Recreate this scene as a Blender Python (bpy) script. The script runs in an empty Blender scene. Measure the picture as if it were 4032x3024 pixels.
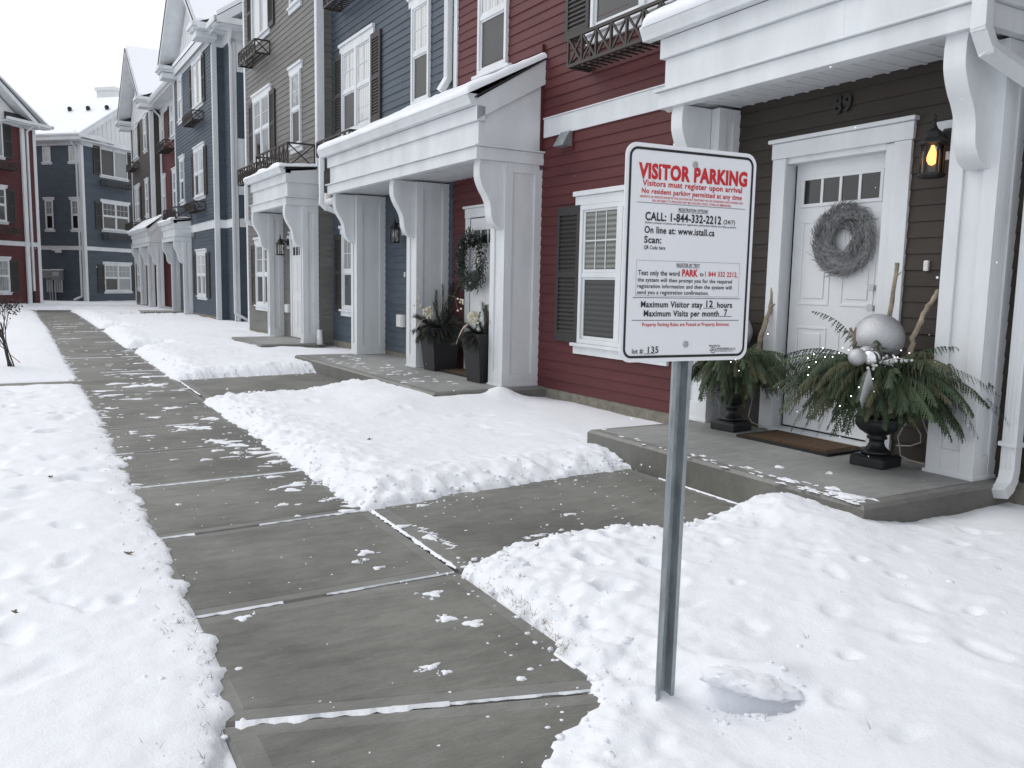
import bpy, bmesh, math, random
import numpy as np
from mathutils import Vector, Matrix

random.seed(7)
C = bpy.context.scene.collection
R = math.radians

# ---------------------------------------------------------------- camera
cam_d = bpy.data.cameras.new("camera")
cam = bpy.data.objects.new("camera", cam_d)
C.objects.link(cam)
bpy.context.scene.camera = cam
cam_d.sensor_width = 36.0
cam_d.lens = 36.0 * 3286.32 / 4032.0
cam_d.clip_start = 0.05
cam_d.clip_end = 1500.0
_yaw, _pit, _rol = 0.521816206, -0.11971268, 0.0197098758
_f = Vector((math.sin(_yaw) * math.cos(_pit), math.cos(_yaw) * math.cos(_pit), math.sin(_pit)))
_r = Vector((math.cos(_yaw), -math.sin(_yaw), 0.0))
_u = _r.cross(_f)
_c, _s = math.cos(_rol), math.sin(_rol)
_r2 = _c * _r + _s * _u
_u2 = -_s * _r + _c * _u
_m = Matrix((_r2, _u2, -_f)).transposed()
cam.matrix_world = Matrix.Translation((0, 0, 1.285)) @ _m.to_4x4()

# ---------------------------------------------------------------- light
sc = bpy.context.scene
SUN_EL, SUN_AZ = R(50), R(325)          # azimuth the light comes from, measured from +y towards +x
world = bpy.data.worlds.new("World")
sc.world = world
world.use_nodes = True
wn, wl = world.node_tree.nodes, world.node_tree.links
bg = wn["Background"]
sky = wn.new("ShaderNodeTexSky")
sky.sky_type = 'NISHITA'
sky.sun_disc = False
sky.sun_elevation = SUN_EL
sky.sun_rotation = SUN_AZ
sky.air_density = 1.0
sky.dust_density = 4.0
sky.ozone_density = 1.0
hs = wn.new("ShaderNodeHueSaturation")   # closed cloud deck: most of the clear-sky blue is gone
hs.inputs["Saturation"].default_value = 0.35
wl.new(sky.outputs[0], hs.inputs["Color"])
cl = wn.new("ShaderNodeMix")              # even cloud layer over the sky
cl.data_type = 'RGBA'
cl.inputs["Factor"].default_value = 0.62
cl.inputs["B"].default_value = (8.7, 8.9, 9.25, 1)
wl.new(hs.outputs[0], cl.inputs["A"])
wl.new(cl.outputs["Result"], bg.inputs["Color"])
bg.inputs["Strength"].default_value = 0.12
sd = bpy.data.lights.new("sun", 'SUN')
sd.energy = 0.5
sd.angle = R(40)
sd.color = (1.0, 0.97, 0.93)
sun = bpy.data.objects.new("sun", sd)
C.objects.link(sun)
_d = Vector((math.sin(SUN_AZ) * math.cos(SUN_EL), math.cos(SUN_AZ) * math.cos(SUN_EL), math.sin(SUN_EL)))
sun.rotation_euler = _d.to_track_quat('Z', 'Y').to_euler()
sun.location = (-10, -6, 14)
sc.view_settings.view_transform = 'Standard'
sc.view_settings.look = 'None'
sc.view_settings.exposure = 0.2
sc.view_settings.gamma = 1.0

# ---------------------------------------------------------------- materials
def mat(name, col, rough=0.5, var=0.0, scale=6.0, bump=0.0, bscale=60.0, metal=0.0, spec=0.5, stretch=None, coat=0.0):
    m = bpy.data.materials.new(name)
    m.use_nodes = True
    nt = m.node_tree
    b = nt.nodes["Principled BSDF"]
    b.inputs["Roughness"].default_value = rough
    b.inputs["Metallic"].default_value = metal
    b.inputs["Specular IOR Level"].default_value = spec
    if coat:
        b.inputs["Coat Weight"].default_value = coat
        b.inputs["Coat Roughness"].default_value = 0.02
    b.inputs["Base Color"].default_value = (*col, 1)
    tc = nt.nodes.new("ShaderNodeTexCoord")
    mp = nt.nodes.new("ShaderNodeMapping")
    if stretch:
        mp.inputs["Scale"].default_value = stretch
    nt.links.new(tc.outputs["Object"], mp.inputs["Vector"])
    if var > 0:
        n = nt.nodes.new("ShaderNodeTexNoise")
        n.inputs["Scale"].default_value = scale
        n.inputs["Detail"].default_value = 6
        n.inputs["Roughness"].default_value = 0.65
        nt.links.new(mp.outputs[0], n.inputs["Vector"])
        mr = nt.nodes.new("ShaderNodeMapRange")
        mr.inputs["From Min"].default_value = 0.3
        mr.inputs["From Max"].default_value = 0.7
        mr.inputs["To Min"].default_value = 1 - var
        mr.inputs["To Max"].default_value = 1 + var
        nt.links.new(n.outputs["Fac"], mr.inputs["Value"])
        vm = nt.nodes.new("ShaderNodeVectorMath")
        vm.operation = 'SCALE'
        vm.inputs[0].default_value = col
        nt.links.new(mr.outputs[0], vm.inputs["Scale"])
        nt.links.new(vm.outputs[0], b.inputs["Base Color"])
    if bump > 0:
        n2 = nt.nodes.new("ShaderNodeTexNoise")
        n2.inputs["Scale"].default_value = bscale
        n2.inputs["Detail"].default_value = 5
        nt.links.new(mp.outputs[0], n2.inputs["Vector"])
        bp = nt.nodes.new("ShaderNodeBump")
        bp.inputs["Strength"].default_value = bump
        bp.inputs["Distance"].default_value = 0.01
        nt.links.new(n2.outputs["Fac"], bp.inputs["Height"])
        nt.links.new(bp.outputs[0], b.inputs["Normal"])
    return m

def emit(name, col, strength):
    m = mat(name, col, 0.4)
    b = m.node_tree.nodes["Principled BSDF"]
    b.inputs["Emission Color"].default_value = (*col, 1)
    b.inputs["Emission Strength"].default_value = strength
    return m

def striped(name, ca, cb, axis, scale, rough=0.5, dist=2.0, coat=1.0):
    """curtain or blind seen behind a pane: soft folds along one axis under a glossy coat"""
    m = mat(name, ca, rough, coat=coat)
    nt = m.node_tree
    w = nt.nodes.new("ShaderNodeTexWave")
    w.bands_direction = axis
    w.inputs["Scale"].default_value = scale
    w.inputs["Distortion"].default_value = dist
    w.inputs["Detail"].default_value = 2
    w.inputs["Detail Scale"].default_value = 0.6
    tc = nt.nodes["Texture Coordinate"]
    nt.links.new(tc.outputs["Object"], w.inputs["Vector"])
    mx = nt.nodes.new("ShaderNodeMix")
    mx.data_type = 'RGBA'
    mx.inputs["A"].default_value = (*ca, 1)
    mx.inputs["B"].default_value = (*cb, 1)
    nt.links.new(w.outputs["Fac"], mx.inputs["Factor"])
    nt.links.new(mx.outputs["Result"], nt.nodes["Principled BSDF"].inputs["Base Color"])
    return m

SIDV = dict(rough=0.55, spec=0.28, var=0.17, scale=1.8, bump=0.12, bscale=40, stretch=(1, 0.5, 3))
M = {}
M['red'] = mat('red_vinyl_siding', (0.100, 0.0265, 0.029), **SIDV)
M['blue'] = mat('slate_blue_siding', (0.068, 0.088, 0.112), **SIDV)
M['gray'] = mat('taupe_gray_siding', (0.165, 0.161, 0.152), **SIDV)
M['brown'] = mat('dark_brown_siding', (0.046, 0.038, 0.032), **SIDV)
M['umber'] = mat('umber_siding', (0.068, 0.060, 0.053), **SIDV)
M['white'] = mat('white_trim', (0.69, 0.715, 0.735), 0.45, var=0.10, scale=1.6, bump=0.10, bscale=9, stretch=(1.6, 1.6, .5))
M['door'] = mat('white_door_paint', (0.75, 0.77, 0.785), 0.38, var=0.03, scale=5)
M['batten'] = mat('white_gable_board', (0.74, 0.75, 0.76), 0.5, var=0.03)
M['soffit'] = mat('white_soffit', (0.66, 0.68, 0.70), 0.5, var=0.03)
M['shutter'] = mat('charcoal_shutter', (0.030, 0.028, 0.027), 0.55, var=0.1, scale=5)
M['iron'] = mat('brown_iron', (0.035, 0.027, 0.024), 0.5, var=0.15, scale=9)
M['shingle'] = mat('dark_shingle', (0.03, 0.03, 0.032), 0.9, var=0.3, scale=30)
M['galv'] = mat('galvanized_steel', (0.33, 0.365, 0.38), 0.42, var=0.28, scale=22, metal=0.55, bump=0.1, bscale=120, stretch=(1, 1, 0.35))
M['bolt'] = mat('bolt_metal', (0.45, 0.46, 0.47), 0.4, metal=0.8)
M['found'] = mat('foundation_concrete', (0.20, 0.185, 0.155), 0.9, var=0.3, scale=14, bump=0.4, bscale=60)
M['pane_dark'] = mat('dark_glass', (0.012, 0.014, 0.015), 0.04, coat=0.6, var=0.3, scale=2)
M['pane_screen'] = mat('insect_screen', (0.045, 0.046, 0.045), 0.45, var=0.12, scale=3, coat=0.12)
M['pane_sky'] = striped('curtain_and_painted_sky', (0.62, 0.63, 0.62), (0.42, 0.44, 0.44), 'Y', 4.0)  # pale tone paints the sky's reflection into the pane together with curtain folds
M['pane_sheer'] = striped('sheer_behind_glass', (0.30, 0.32, 0.32), (0.16, 0.18, 0.18), 'Y', 3.5)
M['pane_blind'] = striped('blinds_behind_glass', (0.20, 0.22, 0.20), (0.035, 0.04, 0.038), 'Z', 6.2, dist=0.3)
M['pane_blind_dark'] = striped('blinds_behind_screen', (0.055, 0.057, 0.055), (0.022, 0.023, 0.023), 'Z', 6.2, dist=0.3, coat=0.15)
for k_ in ('pane_dark', 'pane_sky', 'pane_sheer', 'pane_blind'):
    nt_ = M[k_].node_tree; b_ = nt_.nodes['Principled BSDF']
    n_ = nt_.nodes.new("ShaderNodeTexNoise"); n_.inputs["Scale"].default_value = 2.3; n_.inputs["Detail"].default_value = 1
    nt_.links.new(nt_.nodes["Texture Coordinate"].outputs["Object"], n_.inputs["Vector"])
    bp_ = nt_.nodes.new("ShaderNodeBump"); bp_.inputs["Strength"].default_value = .35; bp_.inputs["Distance"].default_value = .05
    nt_.links.new(n_.outputs["Fac"], bp_.inputs["Height"]); nt_.links.new(bp_.outputs[0], b_.inputs["Coat Normal"])
M['black'] = mat('black_print', (0.012, 0.013, 0.018), 0.45)
M['redprint'] = mat('red_print', (0.55, 0.018, 0.026), 0.45)
M['grayprint'] = mat('gray_print', (0.20, 0.20, 0.21), 0.45)
M['signface'] = mat('white_sign_face', (0.78, 0.79, 0.82), 0.35, var=0.02, scale=4)
M['urn'] = mat('black_urn', (0.012, 0.013, 0.014), 0.42, var=0.3, scale=15, bump=0.15, bscale=50)
M['planter'] = mat('black_woven_planter', (0.016, 0.016, 0.018), 0.55, bump=0.8, bscale=110, var=0.25, scale=60)
M['cedar'] = mat('cedar_green', (0.040, 0.066, 0.028), 0.6, var=0.5, scale=7)
M['cedarB'] = mat('cedar_olive', (0.072, 0.076, 0.034), 0.6, var=0.45, scale=7)
M['pine'] = mat('pine_needle', (0.016, 0.027, 0.020), 0.6, var=0.5, scale=9)
M['stem'] = mat('brown_stem', (0.06, 0.042, 0.03), 0.8, var=0.3)
M['birch'] = mat('pale_bark', (0.27, 0.225, 0.17), 0.8, var=0.6, scale=14, bump=0.5, bscale=40)
M['silver'] = mat('silver_glitter', (0.52, 0.53, 0.55), 0.42, var=0.1, scale=60, metal=0.75, bump=0.5, bscale=220)
M['chrome'] = mat('mirror_silver', (0.8, 0.8, 0.82), 0.06, metal=1.0)
M['pearl'] = mat('pearl_berry', (0.62, 0.62, 0.62), 0.3)
M['feather'] = mat('silver_leaf', (0.55, 0.57, 0.58), 0.4, metal=0.3)
M['cream'] = mat('cream_petal', (0.62, 0.58, 0.45), 0.7, var=0.15, scale=60)
M['ribbon'] = mat('burlap_ribbon', (0.36, 0.29, 0.25), 0.9, var=0.2, scale=50, bump=0.6, bscale=150)
M['ledlight'] = emit('tiny_lit_bulb', (0.95, 0.97, 1.0), 5.0)
M['bulb'] = emit('lit_bulb', (1.0, 0.45, 0.13), 2.2)
M['filament'] = emit('hot_filament', (1.0, 0.75, 0.40), 60.0)
M['cord'] = mat('white_cord', (0.42, 0.41, 0.39), 0.5)
M['twig'] = mat('gray_twig', (0.27, 0.27, 0.275), 0.8, var=0.4, scale=20)
M['lamp'] = mat('black_lamp_metal', (0.014, 0.013, 0.013), 0.5, var=0.3, scale=20)
M['mat_rim'] = mat('black_mat_rubber', (0.016, 0.015, 0.014), 0.8, bump=0.6, bscale=120)
M['coir'] = mat('coir_fibre', (0.105, 0.062, 0.032), 0.95, var=0.4, scale=40, bump=1.0, bscale=160)
M['plastic'] = mat('white_plastic', (0.72, 0.72, 0.71), 0.35)
M['meter'] = mat('gray_meter_paint', (0.22, 0.235, 0.25), 0.5, var=0.12)
M['meterl'] = mat('pale_conduit', (0.42, 0.44, 0.45), 0.5)
M['bark'] = mat('shrub_bark', (0.050, 0.038, 0.033), 0.85, var=0.3)
M['deadleaf'] = mat('dead_leaf', (0.035, 0.024, 0.022), 0.8, var=0.4)
M['grass'] = mat('dead_grass', (0.16, 0.13, 0.085), 0.9, var=0.4)
M['orange'] = mat('orange_tag', (0.55, 0.16, 0.04), 0.6)
M['clearglass'] = None

def glass_mat():
    m = bpy.data.materials.new('seeded_lamp_glass')
    m.use_nodes = True
    nt = m.node_tree
    out = nt.nodes["Material Output"]
    t = nt.nodes.new("ShaderNodeBsdfTransparent")
    t.inputs["Color"].default_value = (0.9, 0.87, 0.84, 1)
    g = nt.nodes.new("ShaderNodeBsdfGlossy")
    g.inputs["Roughness"].default_value = 0.05
    fr = nt.nodes.new("ShaderNodeFresnel")
    mx = nt.nodes.new("ShaderNodeMixShader")
    nt.links.new(fr.outputs[0], mx.inputs[0])
    nt.links.new(t.outputs[0], mx.inputs[1])
    nt.links.new(g.outputs[0], mx.inputs[2])
    nt.links.new(mx.outputs[0], out.inputs["Surface"])
    return m
M['clearglass'] = glass_mat()

def concrete(name, dark, light, streak=True):
    m = mat(name, light, 0.75)
    nt = m.node_tree
    b = nt.nodes["Principled BSDF"]
    tc = nt.nodes["Texture Coordinate"]
    def noise(scale, stretch, detail=6, rough=0.6):
        mp = nt.nodes.new("ShaderNodeMapping")
        mp.inputs["Scale"].default_value = stretch
        nt.links.new(tc.outputs["Object"], mp.inputs["Vector"])
        n = nt.nodes.new("ShaderNodeTexNoise")
        n.inputs["Scale"].default_value = scale
        n.inputs["Detail"].default_value = detail
        n.inputs["Roughness"].default_value = rough
        nt.links.new(mp.outputs[0], n.inputs["Vector"])
        return n
    big = noise(1.1, (1, 1, 1))
    mid = noise(7, (0.7, 2.2, 1), 8, 0.7)
    fine = noise(70, (0.18, 1.6, 1), 4)
    spk = noise(160, (1, 1, 1), 2)
    mx = nt.nodes.new("ShaderNodeMix"); mx.data_type = 'RGBA'
    mx.inputs["A"].default_value = (*dark, 1)
    mx.inputs["B"].default_value = (*light, 1)
    mr = nt.nodes.new("ShaderNodeMapRange")
    mr.inputs["From Min"].default_value = 0.40; mr.inputs["From Max"].default_value = 0.60
    ad = nt.nodes.new("ShaderNodeMath"); ad.operation = 'MULTIPLY_ADD'
    ad.inputs[1].default_value = 0.35
    nt.links.new(mid.outputs["Fac"], ad.inputs[0])
    ad2 = nt.nodes.new("ShaderNodeMath"); ad2.operation = 'MULTIPLY'
    ad2.inputs[1].default_value = 0.65
    nt.links.new(big.outputs["Fac"], ad2.inputs[0])
    nt.links.new(ad2.outputs[0], ad.inputs[2])
    nt.links.new(ad.outputs[0], mr.inputs["Value"])
    nt.links.new(mr.outputs[0], mx.inputs["Factor"])
    m2 = nt.nodes.new("ShaderNodeMapRange")
    m2.inputs["From Min"].default_value = 0.3; m2.inputs["From Max"].default_value = 0.7
    m2.inputs["To Min"].default_value = 0.90; m2.inputs["To Max"].default_value = 1.10
    nt.links.new(fine.outputs["Fac"], m2.inputs["Value"])
    m3 = nt.nodes.new("ShaderNodeMapRange")
    m3.inputs["From Min"].default_value = 0.30; m3.inputs["From Max"].default_value = 0.42
    m3.inputs["To Min"].default_value = 0.72; m3.inputs["To Max"].default_value = 1.0
    nt.links.new(spk.outputs["Fac"], m3.inputs["Value"])
    mm = nt.nodes.new("ShaderNodeMath"); mm.operation = 'MULTIPLY'
    nt.links.new(m2.outputs[0], mm.inputs[0]); nt.links.new(m3.outputs[0], mm.inputs[1])
    vs = nt.nodes.new("ShaderNodeVectorMath"); vs.operation = 'SCALE'
    nt.links.new(mx.outputs["Result"], vs.inputs[0]); nt.links.new(mm.outputs[0], vs.inputs["Scale"])
    nt.links.new(vs.outputs[0], b.inputs["Base Color"])
    salt = noise(9, (1, 1.3, 1), 10, 0.75)      # dried salt and tracked snow dust
    ms = nt.nodes.new("ShaderNodeMapRange")
    ms.inputs["From Min"].default_value = 0.60; ms.inputs["From Max"].default_value = 0.74
    ms.inputs["To Min"].default_value = 0.0; ms.inputs["To Max"].default_value = 0.34
    nt.links.new(salt.outputs["Fac"], ms.inputs["Value"])
    mxs = nt.nodes.new("ShaderNodeMix"); mxs.data_type = 'RGBA'
    mxs.inputs["B"].default_value = (0.42, 0.43, 0.43, 1)
    nt.links.new(vs.outputs[0], mxs.inputs["A"]); nt.links.new(ms.outputs[0], mxs.inputs["Factor"])
    nt.links.new(mxs.outputs["Result"], b.inputs["Base Color"])
    bp = nt.nodes.new("ShaderNodeBump"); bp.inputs["Strength"].default_value = 0.25; bp.inputs["Distance"].default_value = 0.004
    nt.links.new(fine.outputs["Fac"], bp.inputs["Height"])
    nt.links.new(bp.outputs[0], b.inputs["Normal"])
    b.inputs["Roughness"].default_value = 0.62
    return m
M['conc'] = concrete('damp_broomed_concrete', (0.106, 0.105, 0.094), (0.212, 0.210, 0.192))
M['conc_edge'] = concrete('smooth_concrete_edge', (0.150, 0.150, 0.140), (0.235, 0.235, 0.220))
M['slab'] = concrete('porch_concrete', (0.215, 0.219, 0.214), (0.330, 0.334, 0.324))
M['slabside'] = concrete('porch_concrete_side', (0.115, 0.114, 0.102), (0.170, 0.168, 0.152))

def snow_mat(name, bump):
    m = mat(name, (0.86, 0.88, 0.92), 0.7, spec=0.15)
    nt = m.node_tree
    b = nt.nodes["Principled BSDF"]
    tc = nt.nodes["Texture Coordinate"]
    h = None
    for sc_, st in ((9, 0.42), (38, 0.34), (120, 0.30)):
        n = nt.nodes.new("ShaderNodeTexNoise")
        n.inputs["Scale"].default_value = sc_
        n.inputs["Detail"].default_value = 5
        nt.links.new(tc.outputs["Object"], n.inputs["Vector"])
        mu = nt.nodes.new("ShaderNodeMath"); mu.operation = 'MULTIPLY_ADD'
        mu.inputs[1].default_value = st
        mu.inputs[2].default_value = 0.0
        nt.links.new(n.outputs["Fac"], mu.inputs[0])
        if h is not None:
            nt.links.new(h.outputs[0], mu.inputs[2])
        h = mu
    bp = nt.nodes.new("ShaderNodeBump")
    bp.inputs["Strength"].default_value = bump
    bp.inputs["Distance"].default_value = 0.02
    nt.links.new(h.outputs[0], bp.inputs["Height"])
    nt.links.new(bp.outputs[0], b.inputs["Normal"])
    return m
M['snow'] = snow_mat('trodden_snow', 0.38)
M['roofsnow'] = snow_mat('roof_snow', 0.15)

# ---------------------------------------------------------------- mesh helpers
class MB:
    def __init__(self):
        self.v, self.f, self.m = [], [], []
    def quad(self, pts, mi=0):
        n = len(self.v)
        self.v += [tuple(p) for p in pts]
        self.f.append(tuple(range(n, n + len(pts))))
        self.m.append(mi)
    def hexa(self, p, mi=0):
        """8 points: bottom ring 0-3, top ring 4-7"""
        n = len(self.v)
        self.v += [tuple(q) for q in p]
        for a in ((3, 2, 1, 0), (4, 5, 6, 7), (0, 1, 5, 4), (1, 2, 6, 5), (2, 3, 7, 6), (3, 0, 4, 7)):
            self.f.append(tuple(n + i for i in a)); self.m.append(mi)
    def box(self, x0, x1, y0, y1, z0, z1, mi=0):
        self.hexa([(x0, y0, z0), (x1, y0, z0), (x1, y1, z0), (x0, y1, z0),
                   (x0, y0, z1), (x1, y0, z1), (x1, y1, z1), (x0, y1, z1)], mi)
    def bar(self, a, b, w, d=None, up=(0, 0, 1), mi=0):
        """square bar from a to b, w wide across, d along 'up'"""
        a, b = Vector(a), Vector(b)
        d = d or w
        t = (b - a).normalized()
        s = t.cross(Vector(up))
        if s.length < 1e-4:
            s = t.cross(Vector((1, 0, 0)))
        s.normalize(); u = s.cross(t)
        s *= w / 2; u *= d / 2
        self.hexa([a - s - u, a + s - u, b + s - u, b - s - u, a - s + u, a + s + u, b + s + u, b - s + u], mi)
    def tube(self, pts, r, n=8, mi=0, cap=True):
        pts = [Vector(p) for p in pts]
        rs = r if isinstance(r, (list, tuple)) else [r] * len(pts)
        base = len(self.v)
        prev = None
        for i, p in enumerate(pts):
            t = (pts[min(i + 1, len(pts) - 1)] - pts[max(i - 1, 0)])
            t = t.normalized() if t.length > 1e-9 else Vector((0, 0, 1))
            if prev is None:
                s = t.cross(Vector((0, 0, 1)))
                if s.length < 1e-3:
                    s = t.cross(Vector((1, 0, 0)))
            else:
                s = prev - t * prev.dot(t)
            s.normalize(); prev = s
            u = t.cross(s)
            for k in range(n):
                a = 2 * math.pi * k / n
                self.v.append(tuple(p + (s * math.cos(a) + u * math.sin(a)) * rs[i]))
        for i in range(len(pts) - 1):
            for k in range(n):
                k2 = (k + 1) % n
                self.f.append((base + i * n + k, base + i * n + k2, base + (i + 1) * n + k2, base + (i + 1) * n + k)); self.m.append(mi)
        if cap:
            self.f.append(tuple(base + k for k in range(n))[::-1]); self.m.append(mi)
            e = base + (len(pts) - 1) * n
            self.f.append(tuple(e + k for k in range(n))); self.m.append(mi)
    def lathe(self, prof, cx, cy, n=32, mi=0, ripple=None):
        base = len(self.v)
        for j, (r, z) in enumerate(prof):
            for k in range(n):
                a = 2 * math.pi * k / n
                rr = r
                if ripple and ripple[0] <= j <= ripple[1]:
                    rr = r * (1 + 0.03 * math.cos(a * ripple[2]))
                self.v.append((cx + rr * math.cos(a), cy + rr * math.sin(a), z))
        for j in range(len(prof) - 1):
            for k in range(n):
                k2 = (k + 1) % n
                self.f.append((base + j * n + k, base + j * n + k2, base + (j + 1) * n + k2, base + (j + 1) * n + k)); self.m.append(mi)
    def prism(self, poly, ext, mi=0):
        """closed polygon (3-d points) pushed along vector ext"""
        n = len(self.v); k = len(poly)
        e = Vector(ext)
        self.v += [tuple(Vector(p)) for p in poly] + [tuple(Vector(p) + e) for p in poly]
        self.f.append(tuple(range(n, n + k))); self.m.append(mi)
        self.f.append(tuple(range(n + 2 * k - 1, n + k - 1, -1))); self.m.append(mi)
        for i in range(k):
            j = (i + 1) % k
            self.f.append((n + i, n + k + i, n + k + j, n + j)); self.m.append(mi)
    def sphere(self, c, r, nu=20, nv=12, mi=0, sq=1.0):
        base = len(self.v)
        for j in range(nv + 1):
            th = math.pi * j / nv
            for k in range(nu):
                a = 2 * math.pi * k / nu
                self.v.append((c[0] + r * math.sin(th) * math.cos(a), c[1] + r * math.sin(th) * math.sin(a), c[2] + r * sq * math.cos(th)))
        for j in range(nv):
            for k in range(nu):
                k2 = (k + 1) % nu
                self.f.append((base + j * nu + k, base + (j + 1) * nu + k, base + (j + 1) * nu + k2, base + j * nu + k2)); self.m.append(mi)
    def build(self, name, mats, parent=None, smooth=False, bevel=0.0, loc=None):
        me = bpy.data.meshes.new(name)
        me.from_pydata(self.v, [], self.f)
        if not isinstance(mats, (list, tuple)):
            mats = [mats]
        for m in mats:
            me.materials.append(m)
        me.polygons.foreach_set("material_index", self.m)
        bm = bmesh.new(); bm.from_mesh(me)
        bmesh.ops.recalc_face_normals(bm, faces=bm.faces)
        bm.to_mesh(me); bm.free()
        if smooth:
            me.polygons.foreach_set("use_smooth", [True] * len(me.polygons))
        me.update()
        o = bpy.data.objects.new(name, me)
        C.objects.link(o)
        if parent is not None:
            o.parent = parent
        if loc:
            o.location = loc
        if bevel > 0:
            bv = o.modifiers.new("bevel", 'BEVEL')
            bv.width = bevel; bv.segments = 2; bv.limit_method = 'ANGLE'; bv.angle_limit = R(40)
        return o

def tag(o, label, cat, group=None):
    o["label"] = label; o["category"] = cat
    if group:
        o["group"] = group
    return o
def thing(name, label, cat, loc=(0, 0, 0), rz=0.0, group=None):
    o = bpy.data.objects.new(name, None)
    o.empty_display_size = 0.3
    C.objects.link(o)
    o.location = loc; o.rotation_euler = (0, 0, rz)
    return tag(o, label, cat, group)
def structure(o):
    o["kind"] = "structure"; return o

def text_mesh(body, width, cap, bold=0.018, slant=0.0):
    """verts, faces of a flat lettering, baseline at y=0, left edge x=0, scaled to width and cap height"""
    cu = bpy.data.curves.new("lettering", 'FONT')
    cu.body = body; cu.size = 1.0; cu.offset = bold; cu.resolution_u = 3; cu.shear = slant; cu.space_character = 1.07; cu.space_word = 1.1
    o = bpy.data.objects.new("lettering", cu); C.objects.link(o)
    cap_o = bpy.data.curves.new("cap", 'FONT'); cap_o.body = "H"; cap_o.size = 1.0; cap_o.offset = bold
    oc = bpy.data.objects.new("cap", cap_o); C.objects.link(oc)
    dg = bpy.context.evaluated_depsgraph_get()
    me = bpy.data.meshes.new_from_object(o.evaluated_get(dg))
    mc = bpy.data.meshes.new_from_object(oc.evaluated_get(dg))
    ch = max(v.co.y for v in mc.vertices)
    xs = [v.co.x for v in me.vertices]
    x0, x1 = min(xs), max(xs)
    sx = width / (x1 - x0); sy = cap / ch
    vs = [((v.co.x - x0) * sx, v.co.y * sy) for v in me.vertices]
    fs = [tuple(p.vertices) for p in me.polygons]
    for ob, data in ((o, cu), (oc, cap_o)):
        bpy.data.objects.remove(ob); bpy.data.curves.remove(data)
    bpy.data.meshes.remove(me); bpy.data.meshes.remove(mc)
    return vs, fs

# value noise ------------------------------------------------------
def _hash(ix, iy, seed):
    h = (ix.astype(np.int64) * 374761393 + iy.astype(np.int64) * 668265263 + seed * 974634777) & 0x7fffffff
    h = ((h ^ (h >> 13)) * 1274126177) & 0x7fffffff
    h = h ^ (h >> 16)
    return (h & 0xffff) / 65535.0
def vnoise(x, y, f, seed=0):
    x = np.asarray(x, float) * f; y = np.asarray(y, float) * f
    ix, iy = np.floor(x), np.floor(y)
    fx, fy = x - ix, y - iy
    fx = fx * fx * fx * (fx * (fx * 6 - 15) + 10); fy = fy * fy * fy * (fy * (fy * 6 - 15) + 10)
    ix = ix.astype(np.int64); iy = iy.astype(np.int64)
    a = _hash(ix, iy, seed); b = _hash(ix + 1, iy, seed)
    c = _hash(ix, iy + 1, seed); d = _hash(ix + 1, iy + 1, seed)
    return (a * (1 - fx) + b * fx) * (1 - fy) + (c * (1 - fx) + d * fx) * fy * 1.0 - 0.5
def fbm(x, y, f, o=4, seed=0, g=0.5):
    s, a = 0, 1.0
    for i in range(o):
        s = s + a * vnoise(x + 13.7 * i, y - 7.1 * i, f, seed + i); f *= 2.03; a *= g
    return s
def sstep(a, b, x):
    t = np.clip((x - a) / (b - a), 0, 1)
    return t * t * (3 - 2 * t)

# ---------------------------------------------------------------- snow ground
XL = ([-3, 0, 2.1, 2.25, 2.42, 2.62, 2.9, 3.2, 3.4, 8, 10, 11.6, 16, 22, 33, 37, 60],
      [.28, .30, .33, .37, .455, .49, .50, .47, .50, .49, .47, .44, .37, .30, .06, -.2, -2])
XR = ([-3, 1.0, 1.76, 1.86, 1.97, 2.16, 2.38, 2.57, 3.2, 4.4, 5, 6, 7.7, 8.8, 11, 15, 16.6, 20.7, 29, 34, 37, 60],
      [.75, .95, 1.12, 1.24, 1.47, 1.52, 1.55, 1.62, 1.62, 1.58, 1.54, 1.53, 1.52, 1.49, 1.5, 1.48, 1.40, 1.41, 1.35, 1.14, 1.0, -1.0])
W1a = ([1.3, 1.61, 1.91, 2.15, 2.45, 2.81, 3.1, 3.49, 3.65, 4], [3.15, 3.25, 3.40, 3.48, 3.50, 3.31, 3.36, 3.43, 3.52, 3.5])
W1b = ([1.3, 1.61, 1.92, 2.6, 3.71, 4], [4.37, 4.39, 4.43, 4.53, 4.61, 4.6])
W2a = ([1.3, 1.5, 2.4, 3.5], [9.05, 9.10, 9.32, 9.50])
W2b = ([1.3, 1.5, 2.2, 3.5], [11.05, 11.08, 11.2, 11.34])

def box_d(x, y, x0, x1, y0, y1):
    return np.maximum(np.maximum(x0 - x, x - x1), np.maximum(y0 - y, y - y1))

def cleared(x, y):
    d = np.maximum(np.interp(y, *XL) - x, x - np.interp(y, *XR))
    d = np.maximum(d, y - 34.6)
    w1 = np.maximum(np.maximum(np.interp(x, *W1a) - y, y - np.interp(x, *W1b)), np.maximum(1.2 - x, x - 3.70))
    w2 = np.maximum(np.maximum(np.interp(x, *W2a) - y, y - np.interp(x, *W2b)), np.maximum(1.2 - x, x - 3.55))
    w3 = np.maximum(np.maximum(1.2 - x, x - 1.95), np.maximum(15.35 + (x - 1.4) * 1.1 - y, y - 16.35))
    w4 = box_d(x, y, -8, 0.6, 11.03, 11.43)
    w5 = box_d(x, y, -1.2, 2.0, 33.6, 34.9)
    w6 = box_d(x, y, 2.6, 4.4, 28.75, 30.0)
    w7 = box_d(x, y, 1.2, 1.75, 21.6, 22.6)
    for w in (w1, w2, w3, w4, w5, w6, w7):
        d = np.minimum(d, w)
    return d

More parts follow.
